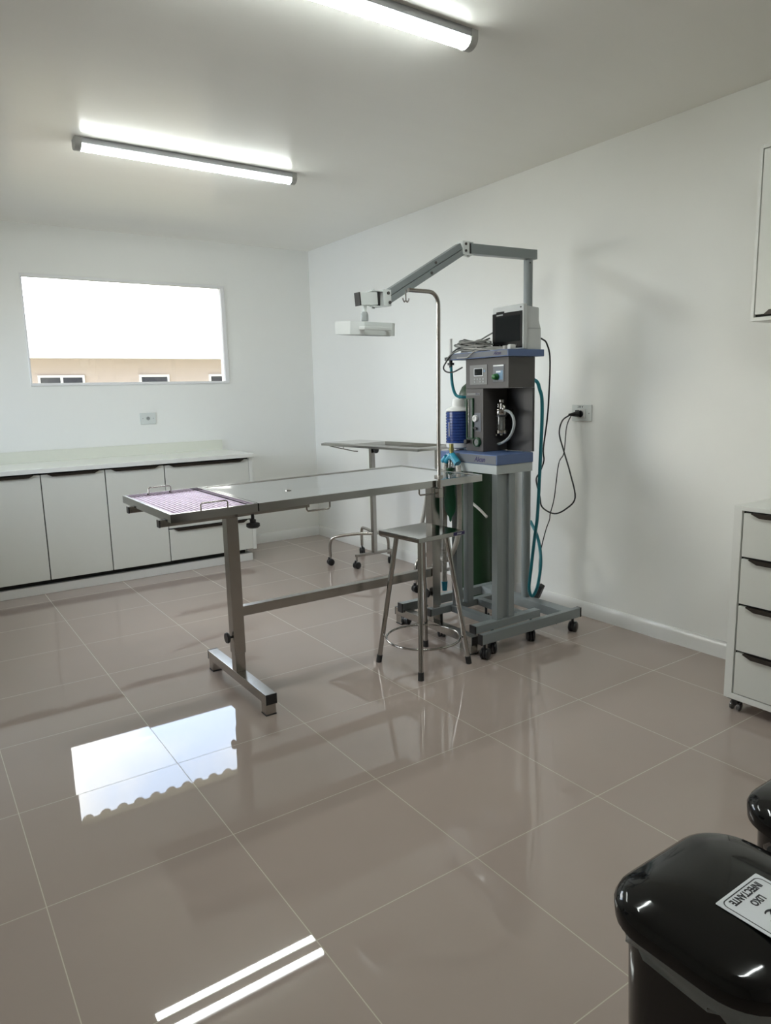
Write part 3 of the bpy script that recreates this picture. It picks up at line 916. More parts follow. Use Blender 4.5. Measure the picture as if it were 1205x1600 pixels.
# vaporiser in the niche
VX, VY = 2.50, 1.366
vp = MB()
vp.lathe((VX, VY, 0), [(0.034, 1.252), (0.036, 1.255), (0.036, 1.283), (0.020, 1.286), (0.018, 1.292)], 28)
vp.lathe((VX, VY + 0.018, 0), [(0.012, 1.284), (0.012, 1.292), (0.017, 1.293), (0.017, 1.299), (0.010, 1.300), (0.010, 1.305), (0.016, 1.306), (0.016, 1.311)], 20)
vp.lathe((VX - 0.004, VY - 0.004, 0), [(0.008, 1.286), (0.008, 1.314), (0.015, 1.318), (0.017, 1.333), (0.016, 1.335)], 18)
vp.lathe((VX - 0.006, VY - 0.024, 0), [(0.012, 1.284), (0.010, 1.300), (0.006, 1.308)], 14)
vo = vp.build('vaporiser_head', M_CHROME, am)
MB().lathe((VX, VY, 0), [(0.032, 1.243), (0.032, 1.2515)], 28).build('vaporiser_seal', M_BLACK, vo)
MB().lathe((VX, VY, 0), [(0.028, 1.172), (0.028, 1.2425)], 28).build('vaporiser_chamber', M_VAPGLASS, vo)
MB().cyl((VX, VY, 1.172), (VX, VY, 1.242), 0.007, seg=12).build('vaporiser_wick', M_TUBEGREY, vo)
vb = MB()
vb.lathe((VX, VY, 0), [(0.010, 1.143), (0.010, 1.150), (0.030, 1.151), (0.034, 1.155), (0.034, 1.171)], 28)
vb.lathe((VX, VY + 0.05, 1.162), [(0.0105, -0.010), (0.0105, 0.016)], 16, (0, -1, 0))
vb.lathe((VX - 0.01, VY + 0.03, 0), [(0.006, 1.140), (0.006, 1.152)], 12)
vb.build('vaporiser_base', M_CHROME, vo)
MB().box(VX + 0.03, 2.5745, VY - 0.015, VY + 0.015, 1.255, 1.283).build('vaporiser_bracket', M_CHROME, vo)
MB().tube([(2.495, 1.332, 1.274), (2.488, 1.308, 1.274), (2.482, 1.276, 1.262), (2.48, 1.254, 1.232), (2.48, 1.254, 1.188), (2.482, 1.285, 1.138), (2.486, 1.34, 1.106), (2.50, 1.392, 1.094), (2.52, 1.404, 1.092)], 0.0075, 12, smooth=6).build('vaporiser_tube', M_TUBEGREY, am)

# soda-lime canister standing at the far end of the lower shelf
cn = thing('absorber_canister', 'blue-filled ribbed plastic canister with white neck at the end of the lower blue shelf', 'canister', (2.415, 1.625, 1.057))
CX, CY = 2.415, 1.625
MB().lathe((CX, CY, 0), [(0.030, 1.0575), (0.030, 1.066), (0.060, 1.068), (0.068, 1.074), (0.070, 1.098)], 36).build('canister_foot', M_CANWHITE, cn)
prof = []
for k in range(11):
    z = 1.099 + k * 0.0158
    prof += [(0.0705, z), (0.0705, z + 0.011), (0.066, z + 0.0125), (0.066, z + 0.0145)]
MB().lathe((CX, CY, 0), prof + [(0.070, 1.274)], 40).build('canister_body', M_CANBLUE, cn)
MB().lathe((CX, CY, 0), [(0.070, 1.2745), (0.070, 1.279), (0.060, 1.290), (0.036, 1.298), (0.034, 1.300), (0.033, 1.335), (0.029, 1.341)], 32).build('canister_neck', M_CANWHITE, cn)
MB().box(CX - 0.0715, CX - 0.0705, CY - 0.006, CY - 0.002, 1.135, 1.215).build('level_mark', M_LABEL, cn)

# gas hose at the far side of the cart, with clamp and clear sampling tube on top
gh = thing('gas_hose', 'short teal gas hose with black clamp beside the blue canister', 'hose', (2.40, 1.665, 1.56))
MB().tube([(2.40, 1.668, 1.548), (2.40, 1.665, 1.494), (2.405, 1.662, 1.42), (2.42, 1.652, 1.365), (2.44, 1.625, 1.352), (2.48, 1.60, 1.350), (2.50, 1.545, 1.350)], 0.0085, 12, smooth=6).build('hose', M_TEAL, gh)
MB().cyl((2.40, 1.668, 1.556), (2.40, 1.668, 1.515), 0.010, seg=16).lathe((2.40, 1.668, 1.528), [(0.019, 0), (0.019, 0.013)], 18).build('hose_clamp', M_BLACK, gh)
MB().cyl((2.40, 1.668, 1.556), (2.40, 1.668, 1.672), 0.0095, seg=14).build('sample_tube', M_CANWHITE, gh)
MB().bar((2.40, 1.645, 1.566), (2.40, 1.71, 1.563), 0.020, 0.018).build('clamp_bolt', M_BLACK, gh)

# ------------------------------------------------------------------ patient monitor
mo = thing('patient_monitor', 'white patient monitor with a dark screen standing on the top blue shelf', 'monitor', (2.55, 1.31, 1.588))
MY0, MY1 = 1.195, 1.425
b = MB()
side = [(2.497, 1.589), (2.497, 1.800), (2.503, 1.806), (2.525, 1.806), (2.606, 1.800), (2.610, 1.794), (2.610, 1.735), (2.626, 1.690), (2.628, 1.592), (2.624, 1.589)]
b.prism([(x, MY0 + 0.012, z) for x, z in side], (0, MY1 - MY0 - 0.024, 0))
b.build('monitor_body', M_MONITOR, mo)
fr = MB().box(2.488, 2.516, MY0, MY1, 1.589, 1.815, 0.006, 3).build('monitor_frame', M_MONITOR, mo)
MB().box(2.4862, 2.4882, MY0 + 0.008, MY1 - 0.002, 1.598, 1.781, 0.0008).build('bezel', M_BEZEL, mo)
MB().box(2.4855, 2.4861, MY0 + 0.024, MY1 - 0.026, 1.632, 1.762).build('screen', M_SCREEN, mo)
MB().box(2.4868, 2.4885, MY1 - 0.09, MY1 - 0.03, 1.775, 1.789, 0.0008).build('alarm_light', M_BEZEL, mo)
MB().box(2.4852, 2.4858, MY1 - 0.082, MY1 - 0.034, 1.768, 1.775).build('maker_mark', M_TUBEGREY, mo)
MB().lathe((2.488, MY0 + 0.020, 1.799), [(0.0045, 0), (0.0045, 0.001), (0.003, 0.0015)], 12, (-1, 0, 0)).build('status_led', M_BLACK, mo)
for k in range(6):
    MB().lathe((2.4862, MY1 - 0.06 - k * 0.024, 1.612), [(0.005, 0), (0.005, 0.0016), (0.004, 0.002)], 12, (-1, 0, 0)).build('key', M_CABINET_GREY, mo)
MB().box(2.535, 2.623, MY0 + 0.0105, MY0 + 0.0122, 1.694, 1.6965).build('side_seam', M_TUBEGREY, mo)

# monitor leads lying on the shelf
cb = thing('cable_bundle', 'tangled grey monitor leads lying along the front of the top shelf', 'cable', (2.42, 1.5, 1.588))
rr = random.Random(3)
for k in range(15):
    cy, cz = 1.505 + rr.uniform(-0.02, 0.02), 1.598 + k * 0.0035
    ay, ax_ = rr.uniform(0.085, 0.135), rr.uniform(0.018, 0.034)
    cx = 2.425 + rr.uniform(-0.008, 0.008)
    ph = rr.uniform(-0.2, 0.2)
    pts = []
    for i in range(16):
        a = 2 * math.pi * i / 16
        y = cy + ay * math.cos(a)
        pts.append((cx + ax_ * math.sin(a) + ph * (y - cy) * 0.3, y, cz + 0.006 * math.sin(2 * a + k) + (0.010 * math.cos(a) if k > 6 else 0)))
    MB().tube(pts, 0.0038, 8, closed=True, smooth=3).build('lead', M_CABLE if k % 3 else M_PALECABLE, cb)
for pts, m_, r in (
    ([(2.485, 1.44, 1.66), (2.45, 1.47, 1.645), (2.42, 1.52, 1.632), (2.40, 1.585, 1.620), (2.385, 1.63, 1.597), (2.368, 1.665, 1.55), (2.365, 1.69, 1.515), (2.37, 1.67, 1.492), (2.38, 1.62, 1.490), (2.396, 1.565, 1.512)], M_CORD, 0.0042),
    ([(2.50, 1.43, 1.69), (2.46, 1.455, 1.665), (2.43, 1.50, 1.635), (2.40, 1.56, 1.612), (2.372, 1.63, 1.585), (2.364, 1.668, 1.55)], M_CABLE, 0.004),
    ([(2.44, 1.24, 1.594), (2.40, 1.33, 1.594), (2.385, 1.40, 1.596), (2.372, 1.44, 1.590), (2.366, 1.475, 1.568), (2.367, 1.50, 1.560), (2.371, 1.58, 1.562)], M_PALECABLE, 0.0032),
    ([(2.44, 1.26, 1.600), (2.41, 1.36, 1.606), (2.40, 1.43, 1.600), (2.40, 1.46, 1.618), (2.41, 1.472, 1.645), (2.44, 1.46, 1.655)], M_PALECABLE, 0.0034),
    ([(2.435, 1.25, 1.597), (2.405, 1.33, 1.600), (2.40, 1.42, 1.603), (2.41, 1.50, 1.612)], M_CABLE, 0.0036)):
    MB().tube(pts, r, 8, smooth=5).build('lead', m_, cb)
MB().box(2.405, 2.445, 1.205, 1.228, 1.5885, 1.612, 0.005).build('finger_probe', M_CANWHITE, cb)
MB().box(2.400, 2.448, 1.236, 1.256, 1.5885, 1.608, 0.005).build('finger_probe', M_PALECABLE, cb)

# ------------------------------------------------------------------ surgical lamp on its own wheeled base
PX, PY = 2.855, 1.525
ol = thing('surgical_lamp', 'grey articulated surgical lamp on a wheeled floor base behind the anaesthesia cart', 'surgical lamp', (PX, PY, 0))
bs = MB()
bs.box(2.172, 2.925, 1.157, 1.1875, 0.085, 0.139, 0.002)
bs.box(2.172, 2.925, 1.862, 1.905, 0.085, 0.139, 0.002)
bs.box(2.80, 2.88, 1.1872, 1.8625, 0.086, 0.138, 0.002)
bsf = bs.build('base_frame', M_GREYPAINT, ol)
for y0, y1 in ((1.157, 1.1875), (1.862, 1.905)):
    MB().box(2.1655, 2.1722, y0 - 0.001, y1 + 0.001, 0.084, 0.140, 0.001).build('beam_cap', M_BLACK, bsf)
    MB().box(2.9248, 2.9315, y0 - 0.001, y1 + 0.001, 0.084, 0.140, 0.001).build('beam_cap', M_BLACK, bsf)
for x, y in ((2.205, 1.172), (2.89, 1.180), (2.215, 1.885), (2.89, 1.885)):
    caster(ol, x, y, 0.030, 0.085, yaw=0.4)
MB().cyl((PX, PY, 0.138), (PX, PY, 2.104), 0.0255, seg=24).build('post', M_GREYPAINT, ol)
AZ = 2.131
MB().bar((2.412, PY, AZ - 0.006), (2.905, PY, AZ + 0.004), 0.045, 0.052, bev=0.002).build('fixed_arm', M_GREYPAINT, ol)
MB().lathe((PX - 0.01, PY - 0.0235, AZ - 0.045), [(0.004, 0), (0.004, 0.003)], 10, (0, -1, 0)).build('arm_screw', M_BLACK, ol)
MB().bar((2.395, PY, AZ - 0.006), (2.412, PY, AZ - 0.006), 0.036, 0.050).build('elbow_pin_block', M_BLACK, ol)
el = MB()
el.box(2.352, 2.425, PY - 0.025, PY + 0.025, AZ + 0.022, AZ + 0.027, 0.001)
el.box(2.352, 2.425, PY - 0.025, PY + 0.025, AZ - 0.040, AZ - 0.035, 0.001)
el.box(2.350, 2.394, PY - 0.027, PY + 0.027, AZ - 0.036, AZ + 0.023, 0.002)
el.lathe((2.408, PY, AZ + 0.027), [(0.008, 0), (0.008, 0.006)], 12)
el.lathe((2.408, PY, AZ - 0.040), [(0.008, 0), (0.008, -0.008)], 12)
elb = el.build('elbow_bracket', M_LAMPHEAD, ol)
for dz in (-0.022, 0.012):
    MB().lathe((2.368, PY - 0.027, AZ + dz), [(0.007, 0), (0.007, 0.004)], 10, (0, -1, 0)).build('bracket_bolt', M_CABINET_GREY, elb)
# sprung arm: two parallel channels
A0, A1 = Vector((2.352, PY, 2.118)), Vector((1.868, PY, 1.846))
dv = (A1 - A0).normalized()
nv = Vector((0, 1, 0)).cross(dv).normalized()
if nv.z < 0: nv = -nv
MB().bar(A0 + nv * 0.0165, A1 + nv * 0.0165, 0.042, 0.030, nv, 0.002).build('sprung_arm', M_GREYPAINT, ol)
MB().bar(A0 - nv * 0.0165, A1 - nv * 0.0165, 0.042, 0.030, nv, 0.002).build('sprung_arm', M_GREYPAINT, ol)
for t_, s in ((0.36, 1), (0.45, -1)):
    p = A0.lerp(A1, t_) + nv * s * 0.016
    MB().lathe(p + Vector((0, -0.021, 0)), [(0.007, 0), (0.007, 0.004)], 10, (0, -1, 0)).build('arm_bolt', M_CABINET_GREY, ol)
wb = MB()
wb.box(1.838, 1.885, PY - 0.026, PY + 0.026, 1.806, 1.884, 0.002)
wb.box(1.775, 1.840, PY - 0.024, PY + 0.024, 1.872, 1.877, 0.001)
wb.box(1.775, 1.840, PY - 0.024, PY + 0.024, 1.800, 1.805, 0.001)
wb.lathe((1.793, PY, 1.877), [(0.008, 0), (0.008, 0.008)], 12)
wb.lathe((1.793, PY, 1.800), [(0.008, 0), (0.008, -0.008)], 12)
wbo = wb.build('wrist_bracket', M_LAMPHEAD, ol)
for dx, dz in ((0.012, 0.022), (0.020, -0.022)):
    MB().lathe((1.855 + dx, PY - 0.026, 1.845 + dz), [(0.008, 0), (0.008, 0.004)], 10, (0, -1, 0)).build('bracket_bolt', M_CABINET_GREY, wbo)
MB().box(1.806, 1.822, PY - 0.019, PY + 0.019, 1.8055, 1.8715).build('wrist_pin_block', M_BLACK, ol)
MB().bar((1.708, PY, 1.833), (1.806, PY, 1.839), 0.045, 0.060, bev=0.002).build('wrist_block', M_LAMPHEAD, ol)
MB().bar((1.702, PY, 1.8325), (1.708, PY, 1.833), 0.046, 0.062).build('wrist_cap', M_BLACK, ol)
MB().cyl((1.742, PY, 1.806), (1.742, PY, 1.772), 0.011, seg=16).build('swivel_stem', M_LAMPHEAD, ol)
MB().lathe((1.742, PY, 0), [(0.017, 1.732), (0.018, 1.734), (0.018, 1.765), (0.013, 1.775)], 18).build('swivel_joint', M_TUBEGREY, ol)
# lamp head: an eight-sided flat box
HC = Vector((1.742, PY, 1.695))
hm = MB()
hx, hy, ch, hh = 0.128, 0.118, 0.048, 0.030
outl = [(-hx + ch, -hy), (hx - ch, -hy), (hx, -hy + ch), (hx, hy - ch), (hx - ch, hy), (-hx + ch, hy), (-hx, hy - ch), (-hx, -hy + ch)]
tilt = Matrix.Rotation(math.radians(4.6), 3, 'X') @ Matrix.Rotation(math.radians(0.5), 3, 'Y')
hm.prism([HC + tilt @ Vector((x, y, -hh)) for x, y in outl], tilt @ Vector((0, 0, 2 * hh)))
hm.build('lamp_head', M_LAMPHEAD, ol)
lens = MB()
lens.prism([HC + tilt @ Vector((x * 0.86, y * 0.86, -hh - 0.002)) for x, y in outl], tilt @ Vector((0, 0, 0.0018)))
lens.build('lamp_lens', M_LABEL, ol)
hb = MB()
hp = lambda x, y, z: HC + tilt @ Vector((x, y, z))
hb.bar(hp(-0.105, -hy - 0.034, 0), hp(0.050, -hy - 0.034, 0), 0.014, 0.016, tilt @ Vector((0, 0, 1)), 0.003)
hb.bar(hp(0.044, -hy - 0.034, 0), hp(0.044, -hy + 0.002, 0), 0.014, 0.016, tilt @ Vector((0, 0, 1)), 0.002)
hb.bar(hp(-0.092, -hy - 0.034, 0), hp(-0.092, -hy + 0.018, 0), 0.014, 0.014, tilt @ Vector((0, 0, 1)), 0.002)
hb.build('lamp_handle', M_LAMPHEAD, ol)

# ------------------------------------------------------------------ oxygen cylinder
cy = thing('oxygen_cylinder', 'tall dark green gas cylinder standing behind the anaesthesia cart', 'gas cylinder', (2.93, 2.055, 0))
MB().lathe((2.93, 2.055, 0), [(0.100, 0.0), (0.115, 0.012), (0.115, 1.32), (0.109, 1.37), (0.090, 1.41), (0.06, 1.435), (0.03, 1.445), (0.028, 1.47)], 40).build('cylinder_body', M_CYL, cy)
MB().lathe((2.93, 2.055, 0), [(0.020, 1.4705), (0.020, 1.53), (0.012, 1.535), (0.012, 1.55), (0.026, 1.552), (0.026, 1.565)], 20).build('valve', M_BRASS, cy)
st_ = MB()
st_.tube([(2.66, 1.86, 0.735), (2.66, 1.789, 0.705), (2.66, 1.719, 0.672), (2.66, 1.657, 0.635)], 0.008, 10, smooth=5)
tag(st_.build('hose_end', M_HOSE), 'short white tube end showing between the cart columns in front of the green cylinder', 'tube')

# ------------------------------------------------------------------ breathing circuit in front of the cart
bc_ = thing('breathing_circuit', 'white corrugated breathing hoses with blue connectors hanging in front of the cart', 'breathing circuit', (2.27, 1.52, 1.0))
def corrugated(pts, r, sub=10):
    P = spline([Vector(p) for p in pts], sub)
    # resample at even small steps and alternate the radius
    out = [P[0]]
    step = 0.004
    acc = 0.0
    for a, c in zip(P[:-1], P[1:]):
        d = (c - a).length
        while acc + d >= step:
            t = (step - acc) / d
            a = a + (c - a) * t
            out.append(a)
            d = (c - a).length
            acc = 0.0
        acc += d
    return MB().tube(out, r, 12, radii=[r if k % 2 else r * 0.86 for k in range(len(out))])
corrugated([(2.272, 1.566, 0.998), (2.276, 1.578, 0.93), (2.28, 1.588, 0.80), (2.282, 1.592, 0.65), (2.283, 1.598, 0.50), (2.284, 1.602, 0.38), (2.284, 1.602, 0.315)], 0.0155).build('hose', M_HOSE, bc_)
corrugated([(2.268, 1.455, 0.990), (2.262, 1.442, 0.90), (2.262, 1.438, 0.775), (2.27, 1.452, 0.66), (2.28, 1.49, 0.56), (2.30, 1.56, 0.475), (2.32, 1.63, 0.43), (2.335, 1.75, 0.44), (2.345, 1.83, 0.50), (2.35, 1.895, 0.58), (2.35, 1.868, 0.68), (2.36, 1.84, 0.79), (2.39, 1.78, 0.90), (2.41, 1.72, 0.99), (2.415, 1.665, 1.03)], 0.0145).build('hose', M_HOSE, bc_)
MB().lathe((2.284, 1.602, 0), [(0.0165, 0.316), (0.018, 0.314), (0.014, 0.262), (0.011, 0.260)], 18).build('hose_end_cap', M_AQUA, bc_)
MB().cyl((2.272, 1.516, 1.104), (2.272, 1.514, 1.030), 0.0115, seg=16).lathe((2.272, 1.516, 1.070), [(0.015, 0), (0.015, 0.008)], 16).build('brass_stem', M_BRASS, bc_)
yp = MB()
yp.cyl((2.271, 1.510, 1.045), (2.271, 1.560, 1.005), 0.017, 0.015, 18)
yp.cyl((2.271, 1.510, 1.045), (2.271, 1.462, 1.000), 0.018, 0.020, 18)
yp.cyl((2.271, 1.555, 1.030), (2.271, 1.585, 1.005), 0.016, seg=18)
yp.lathe((2.271, 1.510, 1.018), [(0.014, 0), (0.018, 0.01), (0.018, 0.026), (0.012, 0.036)], 18)
yp.build('y_piece', M_AQUA, bc_)
MB().cyl((2.27, 1.522, 1.018), (2.27, 1.527, 0.968), 0.012, seg=16).build('clear_elbow', M_VAPGLASS, bc_)
MB().lathe((2.27, 1.527, 0), [(0.024, 0.972), (0.024, 0.964), (0.013, 0.950), (0.011, 0.940)], 18).build('bag_mount', M_DARKGREEN, bc_)
rb_ = thing('reservoir_bag', 'limp green rubber reservoir bag hanging below the breathing connectors', 'reservoir bag', (2.27, 1.527, 0.94))
bagp = [(0.012, 0.945), (0.013, 0.925), (0.026, 0.900), (0.036, 0.870), (0.040, 0.82), (0.040, 0.775), (0.034, 0.735), (0.022, 0.712), (0.010, 0.700), (0.008, 0.680), (0.004, 0.674)]
bg = MB().lathe((2.27, 1.527, 0), bagp, 28)
def flat(co):
    d = co - Vector((2.27, 1.527, co.z))
    a = math.atan2(d.y, d.x)
    k = 1 + 0.06 * math.sin(5 * a + co.z * 20)
    return Vector((2.27 + d.x * 0.62 * k, 1.527 + d.y * 1.02 * k, co.z))
bg.map(flat).build('bag', M_BAG, rb_)

# ------------------------------------------------------------------ cords and hose by the right wall
MON = [(2.615, 1.24, 1.66), (2.655, 1.222, 1.642), (2.7, 1.232, 1.618), (2.74, 1.246, 1.529), (2.78, 1.293, 1.263), (2.804, 1.345, 1.055), (2.829, 1.364, 0.98), (2.853, 1.416, 0.909), (2.877, 1.467, 0.856), (2.901, 1.46, 0.759), (2.926, 1.462, 0.688), (2.95, 1.389, 0.656), (2.974, 1.32, 0.691), (2.999, 1.277, 0.759), (3.023, 1.337, 0.892), (3.047, 1.41, 1.017), (3.071, 1.469, 1.118), (3.096, 1.47, 1.193), (3.118, 1.430, 1.229)]
mc = thing('power_cord', 'thick black power cord looping from the monitor back to the right wall socket', 'power cord', (2.95, 1.39, 0.656))
MB().tube(MON, 0.0045, 10, smooth=6).build('cord', M_CORD, mc)
MB().tube([(3.112, 1.436, 1.229), (3.128, 1.41, 1.231), (3.150, 1.385, 1.233)], 0.011, 14, radii=[0.006, 0.013, 0.019]).build('plug', M_BLACK, mc)
MB().lathe((3.149, 1.384, 1.233), [(0.020, 0), (0.021, 0.004), (0.020, 0.0075)], 18, (1, 0, 0)).build('plug_face', M_BLACK, mc)
ac = thing('power_cord', 'thin black power cord with an adapter block hanging from the right wall socket', 'power cord', (3.0, 1.45, 0.7))
MB().tube([(3.135, 1.425, 1.236), (3.12, 1.424, 1.222), (3.095, 1.435, 1.156), (3.07, 1.43, 1.005), (3.045, 1.447, 0.939), (3.02, 1.455, 0.737), (2.995, 1.462, 0.641), (2.97, 1.445, 0.608), (2.945, 1.452, 0.541), (2.92, 1.471, 0.394), (2.905, 1.462, 0.271), (2.90, 1.450, 0.215)], 0.0032, 10, smooth=6).build('cord', M_CORD, ac)
MB().bar((2.896, 1.475, 0.130), (2.892, 1.428, 0.218), 0.030, 0.042, (0.9, 0.2, 0.2), 0.004).build('adapter', M_BLACK, ac)
MB().tube([(2.895, 1.470, 0.138), (2.888, 1.46, 0.115), (2.889, 1.42, 0.105), (2.889, 1.36, 0.100), (2.886, 1.325, 0.075), (2.885, 1.30, 0.012)], 0.0032, 10, smooth=6).build('output_lead', M_CORD, ac)
MB().box(3.138, 3.1555, 1.392, 1.412, 1.236, 1.256, 0.004).build('plug', M_BLACK, ac)
TEAL = [(2.592, 1.235, 1.44), (2.600, 1.203, 1.42), (2.615, 1.2, 1.382), (2.635, 1.203, 1.336), (2.655, 1.219, 1.208), (2.676, 1.25, 0.946), (2.702, 1.288, 0.689), (2.727, 1.329, 0.57), (2.755, 1.382, 0.368), (2.785, 1.427, 0.219), (2.818, 1.431, 0.166), (2.84, 1.412, 0.228), (2.858, 1.406, 0.347), (2.879, 1.431, 0.436), (2.915, 1.490, 0.51), (2.95, 1.58, 0.584)]
tag(MB().tube(TEAL, 0.0095, 12, smooth=6).build('oxygen_hose', M_TEAL), 'long teal hose hanging in a loop down the right side of the cart', 'hose')

# ------------------------------------------------------------------ instrument table behind the operating table
it = thing('instrument_table', 'narrow stainless instrument table on two posts standing in the far corner', 'instrument table', (2.86, 2.95, 0))
tz = 1.0
ang = math.atan2(0.135, 1.08)
u_ = Vector((math.sin(ang), -math.cos(ang), 0))        # along the tray, towards the camera
w_ = Vector((math.cos(ang), math.sin(ang), 0))         # across the tray, towards the wall
o_ = Vector((2.562, 3.478, tz))
L_, W_ = 1.10, 0.40
def TP(a, c, z=0.0):
    return o_ + u_ * a + w_ * c + Vector((0, 0, z))
ty = MB()
R = [[TP(0, 0), TP(L_, 0), TP(L_, W_), TP(0, W_)],
     [TP(.02, .02, .008), TP(L_ - .02, .02, .008), TP(L_ - .02, W_ - .02, .008), TP(.02, W_ - .02, .008)],
     [TP(.36, .04, .007), TP(L_ - .04, .04, .007), TP(L_ - .04, W_ - .04, .007), TP(.36, W_ - .04, .007)],
     [TP(.38, .055, -.012), TP(L_ - .055, .055, -.012), TP(L_ - .055, W_ - .055, -.012), TP(.38, W_ - .055, -.012)]]
vs = [[ty.bm.verts.new(p) for p in ring] for ring in R]
bt = [ty.bm.verts.new(p + Vector((0, 0, -0.016))) for p in R[0]]
for a, c in ((vs[0], vs[1]), (vs[1], vs[2]), (vs[2], vs[3]), (bt, vs[0])):
    for k in range(4):
        n = (k + 1) % 4
        ty.bm.faces.new((a[k], a[n], c[n], c[k]))
ty.bm.faces.new(vs[3]); ty.bm.faces.new(list(reversed(bt)))
ty.build('tray_top', M_CHROME, it, sharp=5)
MB().tube([TP(0.06, 0.03, -0.014), TP(0.07, 0.04, -0.022), TP(0.34, 0.06, -0.050), TP(0.36, 0.08, -0.052)], 0.004, 8).tube([TP(0.22, 0.05, -0.038), TP(0.22, 0.05, -0.012)], 0.0035, 8).build('tray_brace', M_STEEL, it)
P1, P2 = Vector((2.868, 3.215, 0)), Vector((2.905, 2.425, 0))
for P_ in (P1, P2):
    ps = MB().box(P_.x - 0.018, P_.x + 0.018, P_.y - 0.018, P_.y + 0.018, 0.115, tz - 0.014, 0.003).build('post', M_STEEL, it)
    MB().lathe((P_.x + 0.004, P_.y - 0.018, 0.945), [(0.006, 0), (0.006, 0.02), (0.026, 0.022), (0.029, 0.028), (0.026, 0.036)], 9, (0.2, -1, 0)).build('clamp_knob', M_BLACK, it)
    f = MB()
    f.bar((P_.x - 0.17, P_.y + 0.015, 0.108), (P_.x + 0.17, P_.y + 0.005, 0.108), 0.026, 0.022, bev=0.002)
    def leg_tube(ax, ay):
        e = Vector((P_.x + ax, P_.y + ay, 0))
        hub = Vector((P_.x, P_.y, 0.27))
        d = Vector((ax, ay, 0)); ln = d.length; d /= ln
        pts = [hub, hub + d * (ln * 0.35) + Vector((0, 0, -0.004)), Vector((e.x, e.y, 0.245)) - d * 0.08, Vector((e.x, e.y, 0.222)) - d * 0.02, Vector((e.x, e.y, 0.17)), Vector((e.x, e.y, 0.075))]
        f.tube(pts, 0.0125, 12, smooth=5)
    if P_ is P1:
        ends = ((-0.262, 0.262), (0.165, 0.45))
        feet = ((-0.262, 0.262), (0.165, 0.45), (-0.158, 0.022), (0.158, 0.0))
        leg_tube(0.158, 0.03)
    else:
        ends = ((-0.235, -0.03), (0.15, -0.12))
        feet = ((-0.235, -0.03), (-0.225, -0.10), (0.15, -0.12), (0.158, 0.012))
    for ax, ay in ends:
        leg_tube(ax, ay)
    for ax, ay in feet:
        f.cyl((P_.x + ax, P_.y + ay, 0.10), (P_.x + ax, P_.y + ay, 0.062), 0.009, seg=10)
    f.build('base_frame', M_STEEL, it)
    for ax, ay in feet:
        caster(it, P_.x + ax, P_.y + ay, 0.028, 0.07, yaw=ax * 3 + 0.6)

# ------------------------------------------------------------------ drawer cabinet and wall cabinet at the right
dcab = thing('drawer_cabinet', 'white four-drawer cabinet on casters against the right wall', 'cabinet', (2.62, -0.2, 0))
DX, DYF, DYN = 2.62, 0.116, -0.62
c_ = MB()
c_.box(DX, 3.14, DYF - 0.034, DYF, 0.058, 0.892, 0.001)
c_.box(DX, 3.14, DYN, DYN + 0.034, 0.058, 0.892, 0.001)
c_.box(DX, 3.14, DYN + 0.034, DYF - 0.034, 0.058, 0.084, 0.001)
c_.box(DX, 3.14, DYN + 0.034, DYF - 0.034, 0.874, 0.892, 0.001)
c_.build('carcass', M_CABEDGE, dcab)
MB().box(DX + 0.016, 3.13, DYN + 0.034, DYF - 0.034, 0.084, 0.874).build('inner_box', M_GAP_SHADE, dcab)
zs = [0.086, 0.277, 0.481, 0.682, 0.873]
for k in range(4):
    d = MB().box(DX - 0.001, DX + 0.0155, DYN + 0.040, DYF - 0.042, zs[k] + 0.002, zs[k + 1] - 0.008, 0.0012).build('drawer', M_CAB, dcab)
    h = MB()
    ya, yb = DYF - 0.098, DYN + 0.10
    z = zs[k + 1] - 0.0075
    h.prism([(DX - 0.014, ya + 0.02, z), (DX - 0.014, yb - 0.02, z), (DX - 0.014, yb + 0.014, z - 0.014), (DX - 0.014, ya - 0.014, z - 0.014)], (0.013, 0, 0))
    h.box(DX - 0.014, DX + 0.006, yb - 0.02, ya + 0.02, z, z + 0.004)
    h.build('drawer_handle', M_HANDLE, d)
for x, y in ((2.655, 0.075), (2.655, -0.58), (3.10, 0.075), (3.10, -0.58)):
    m = MB()
    m.box(x - 0.028, x + 0.028, y - 0.028, y + 0.028, 0.052, 0.058, 0.002)
    m.prism([(x - 0.024, y - 0.012, 0.052), (x + 0.024, y - 0.012, 0.052), (x + 0.006, y - 0.012, 0.022), (x - 0.010, y - 0.012, 0.022)], (0, 0.024, 0))
    k = m.build('caster', M_BLACK, dcab)
    for s in (-1, 1):
        MB().lathe((x - 0.004, y + s * 0.0125, 0.021), [(0.021, 0), (0.021, 0.006), (0.015, 0.009)], 20, (0, s, 0)).build('wheel', M_CASTER_CLEAR, k)

uc = thing('wall_cabinet', 'white wall cupboard fixed high on the right wall at the picture edge', 'cabinet', (2.85, -0.2, 1.645))
UX, UYF, UYN, UZ0, UZ1 = 2.85, 0.224, -0.62, 1.645, 2.345
u = MB()
u.box(UX, ROOM_X, UYF - 0.014, UYF, UZ0, UZ1, 0.001)
u.box(UX, ROOM_X, UYN, UYN + 0.014, UZ0, UZ1, 0.001)
u.box(UX, ROOM_X, UYN + 0.014, UYF - 0.014, UZ0, UZ0 + 0.016, 0.001)
u.box(UX, ROOM_X, UYN + 0.014, UYF - 0.014, UZ1 - 0.016, UZ1, 0.001)
u.build('carcass', M_CABEDGE, uc)
MB().box(UX + 0.017, ROOM_X - 0.002, UYN + 0.014, UYF - 0.014, UZ0 + 0.016, UZ1 - 0.016).build('inner_box', M_GAP_SHADE, uc)
ym = (UYF + UYN) / 2
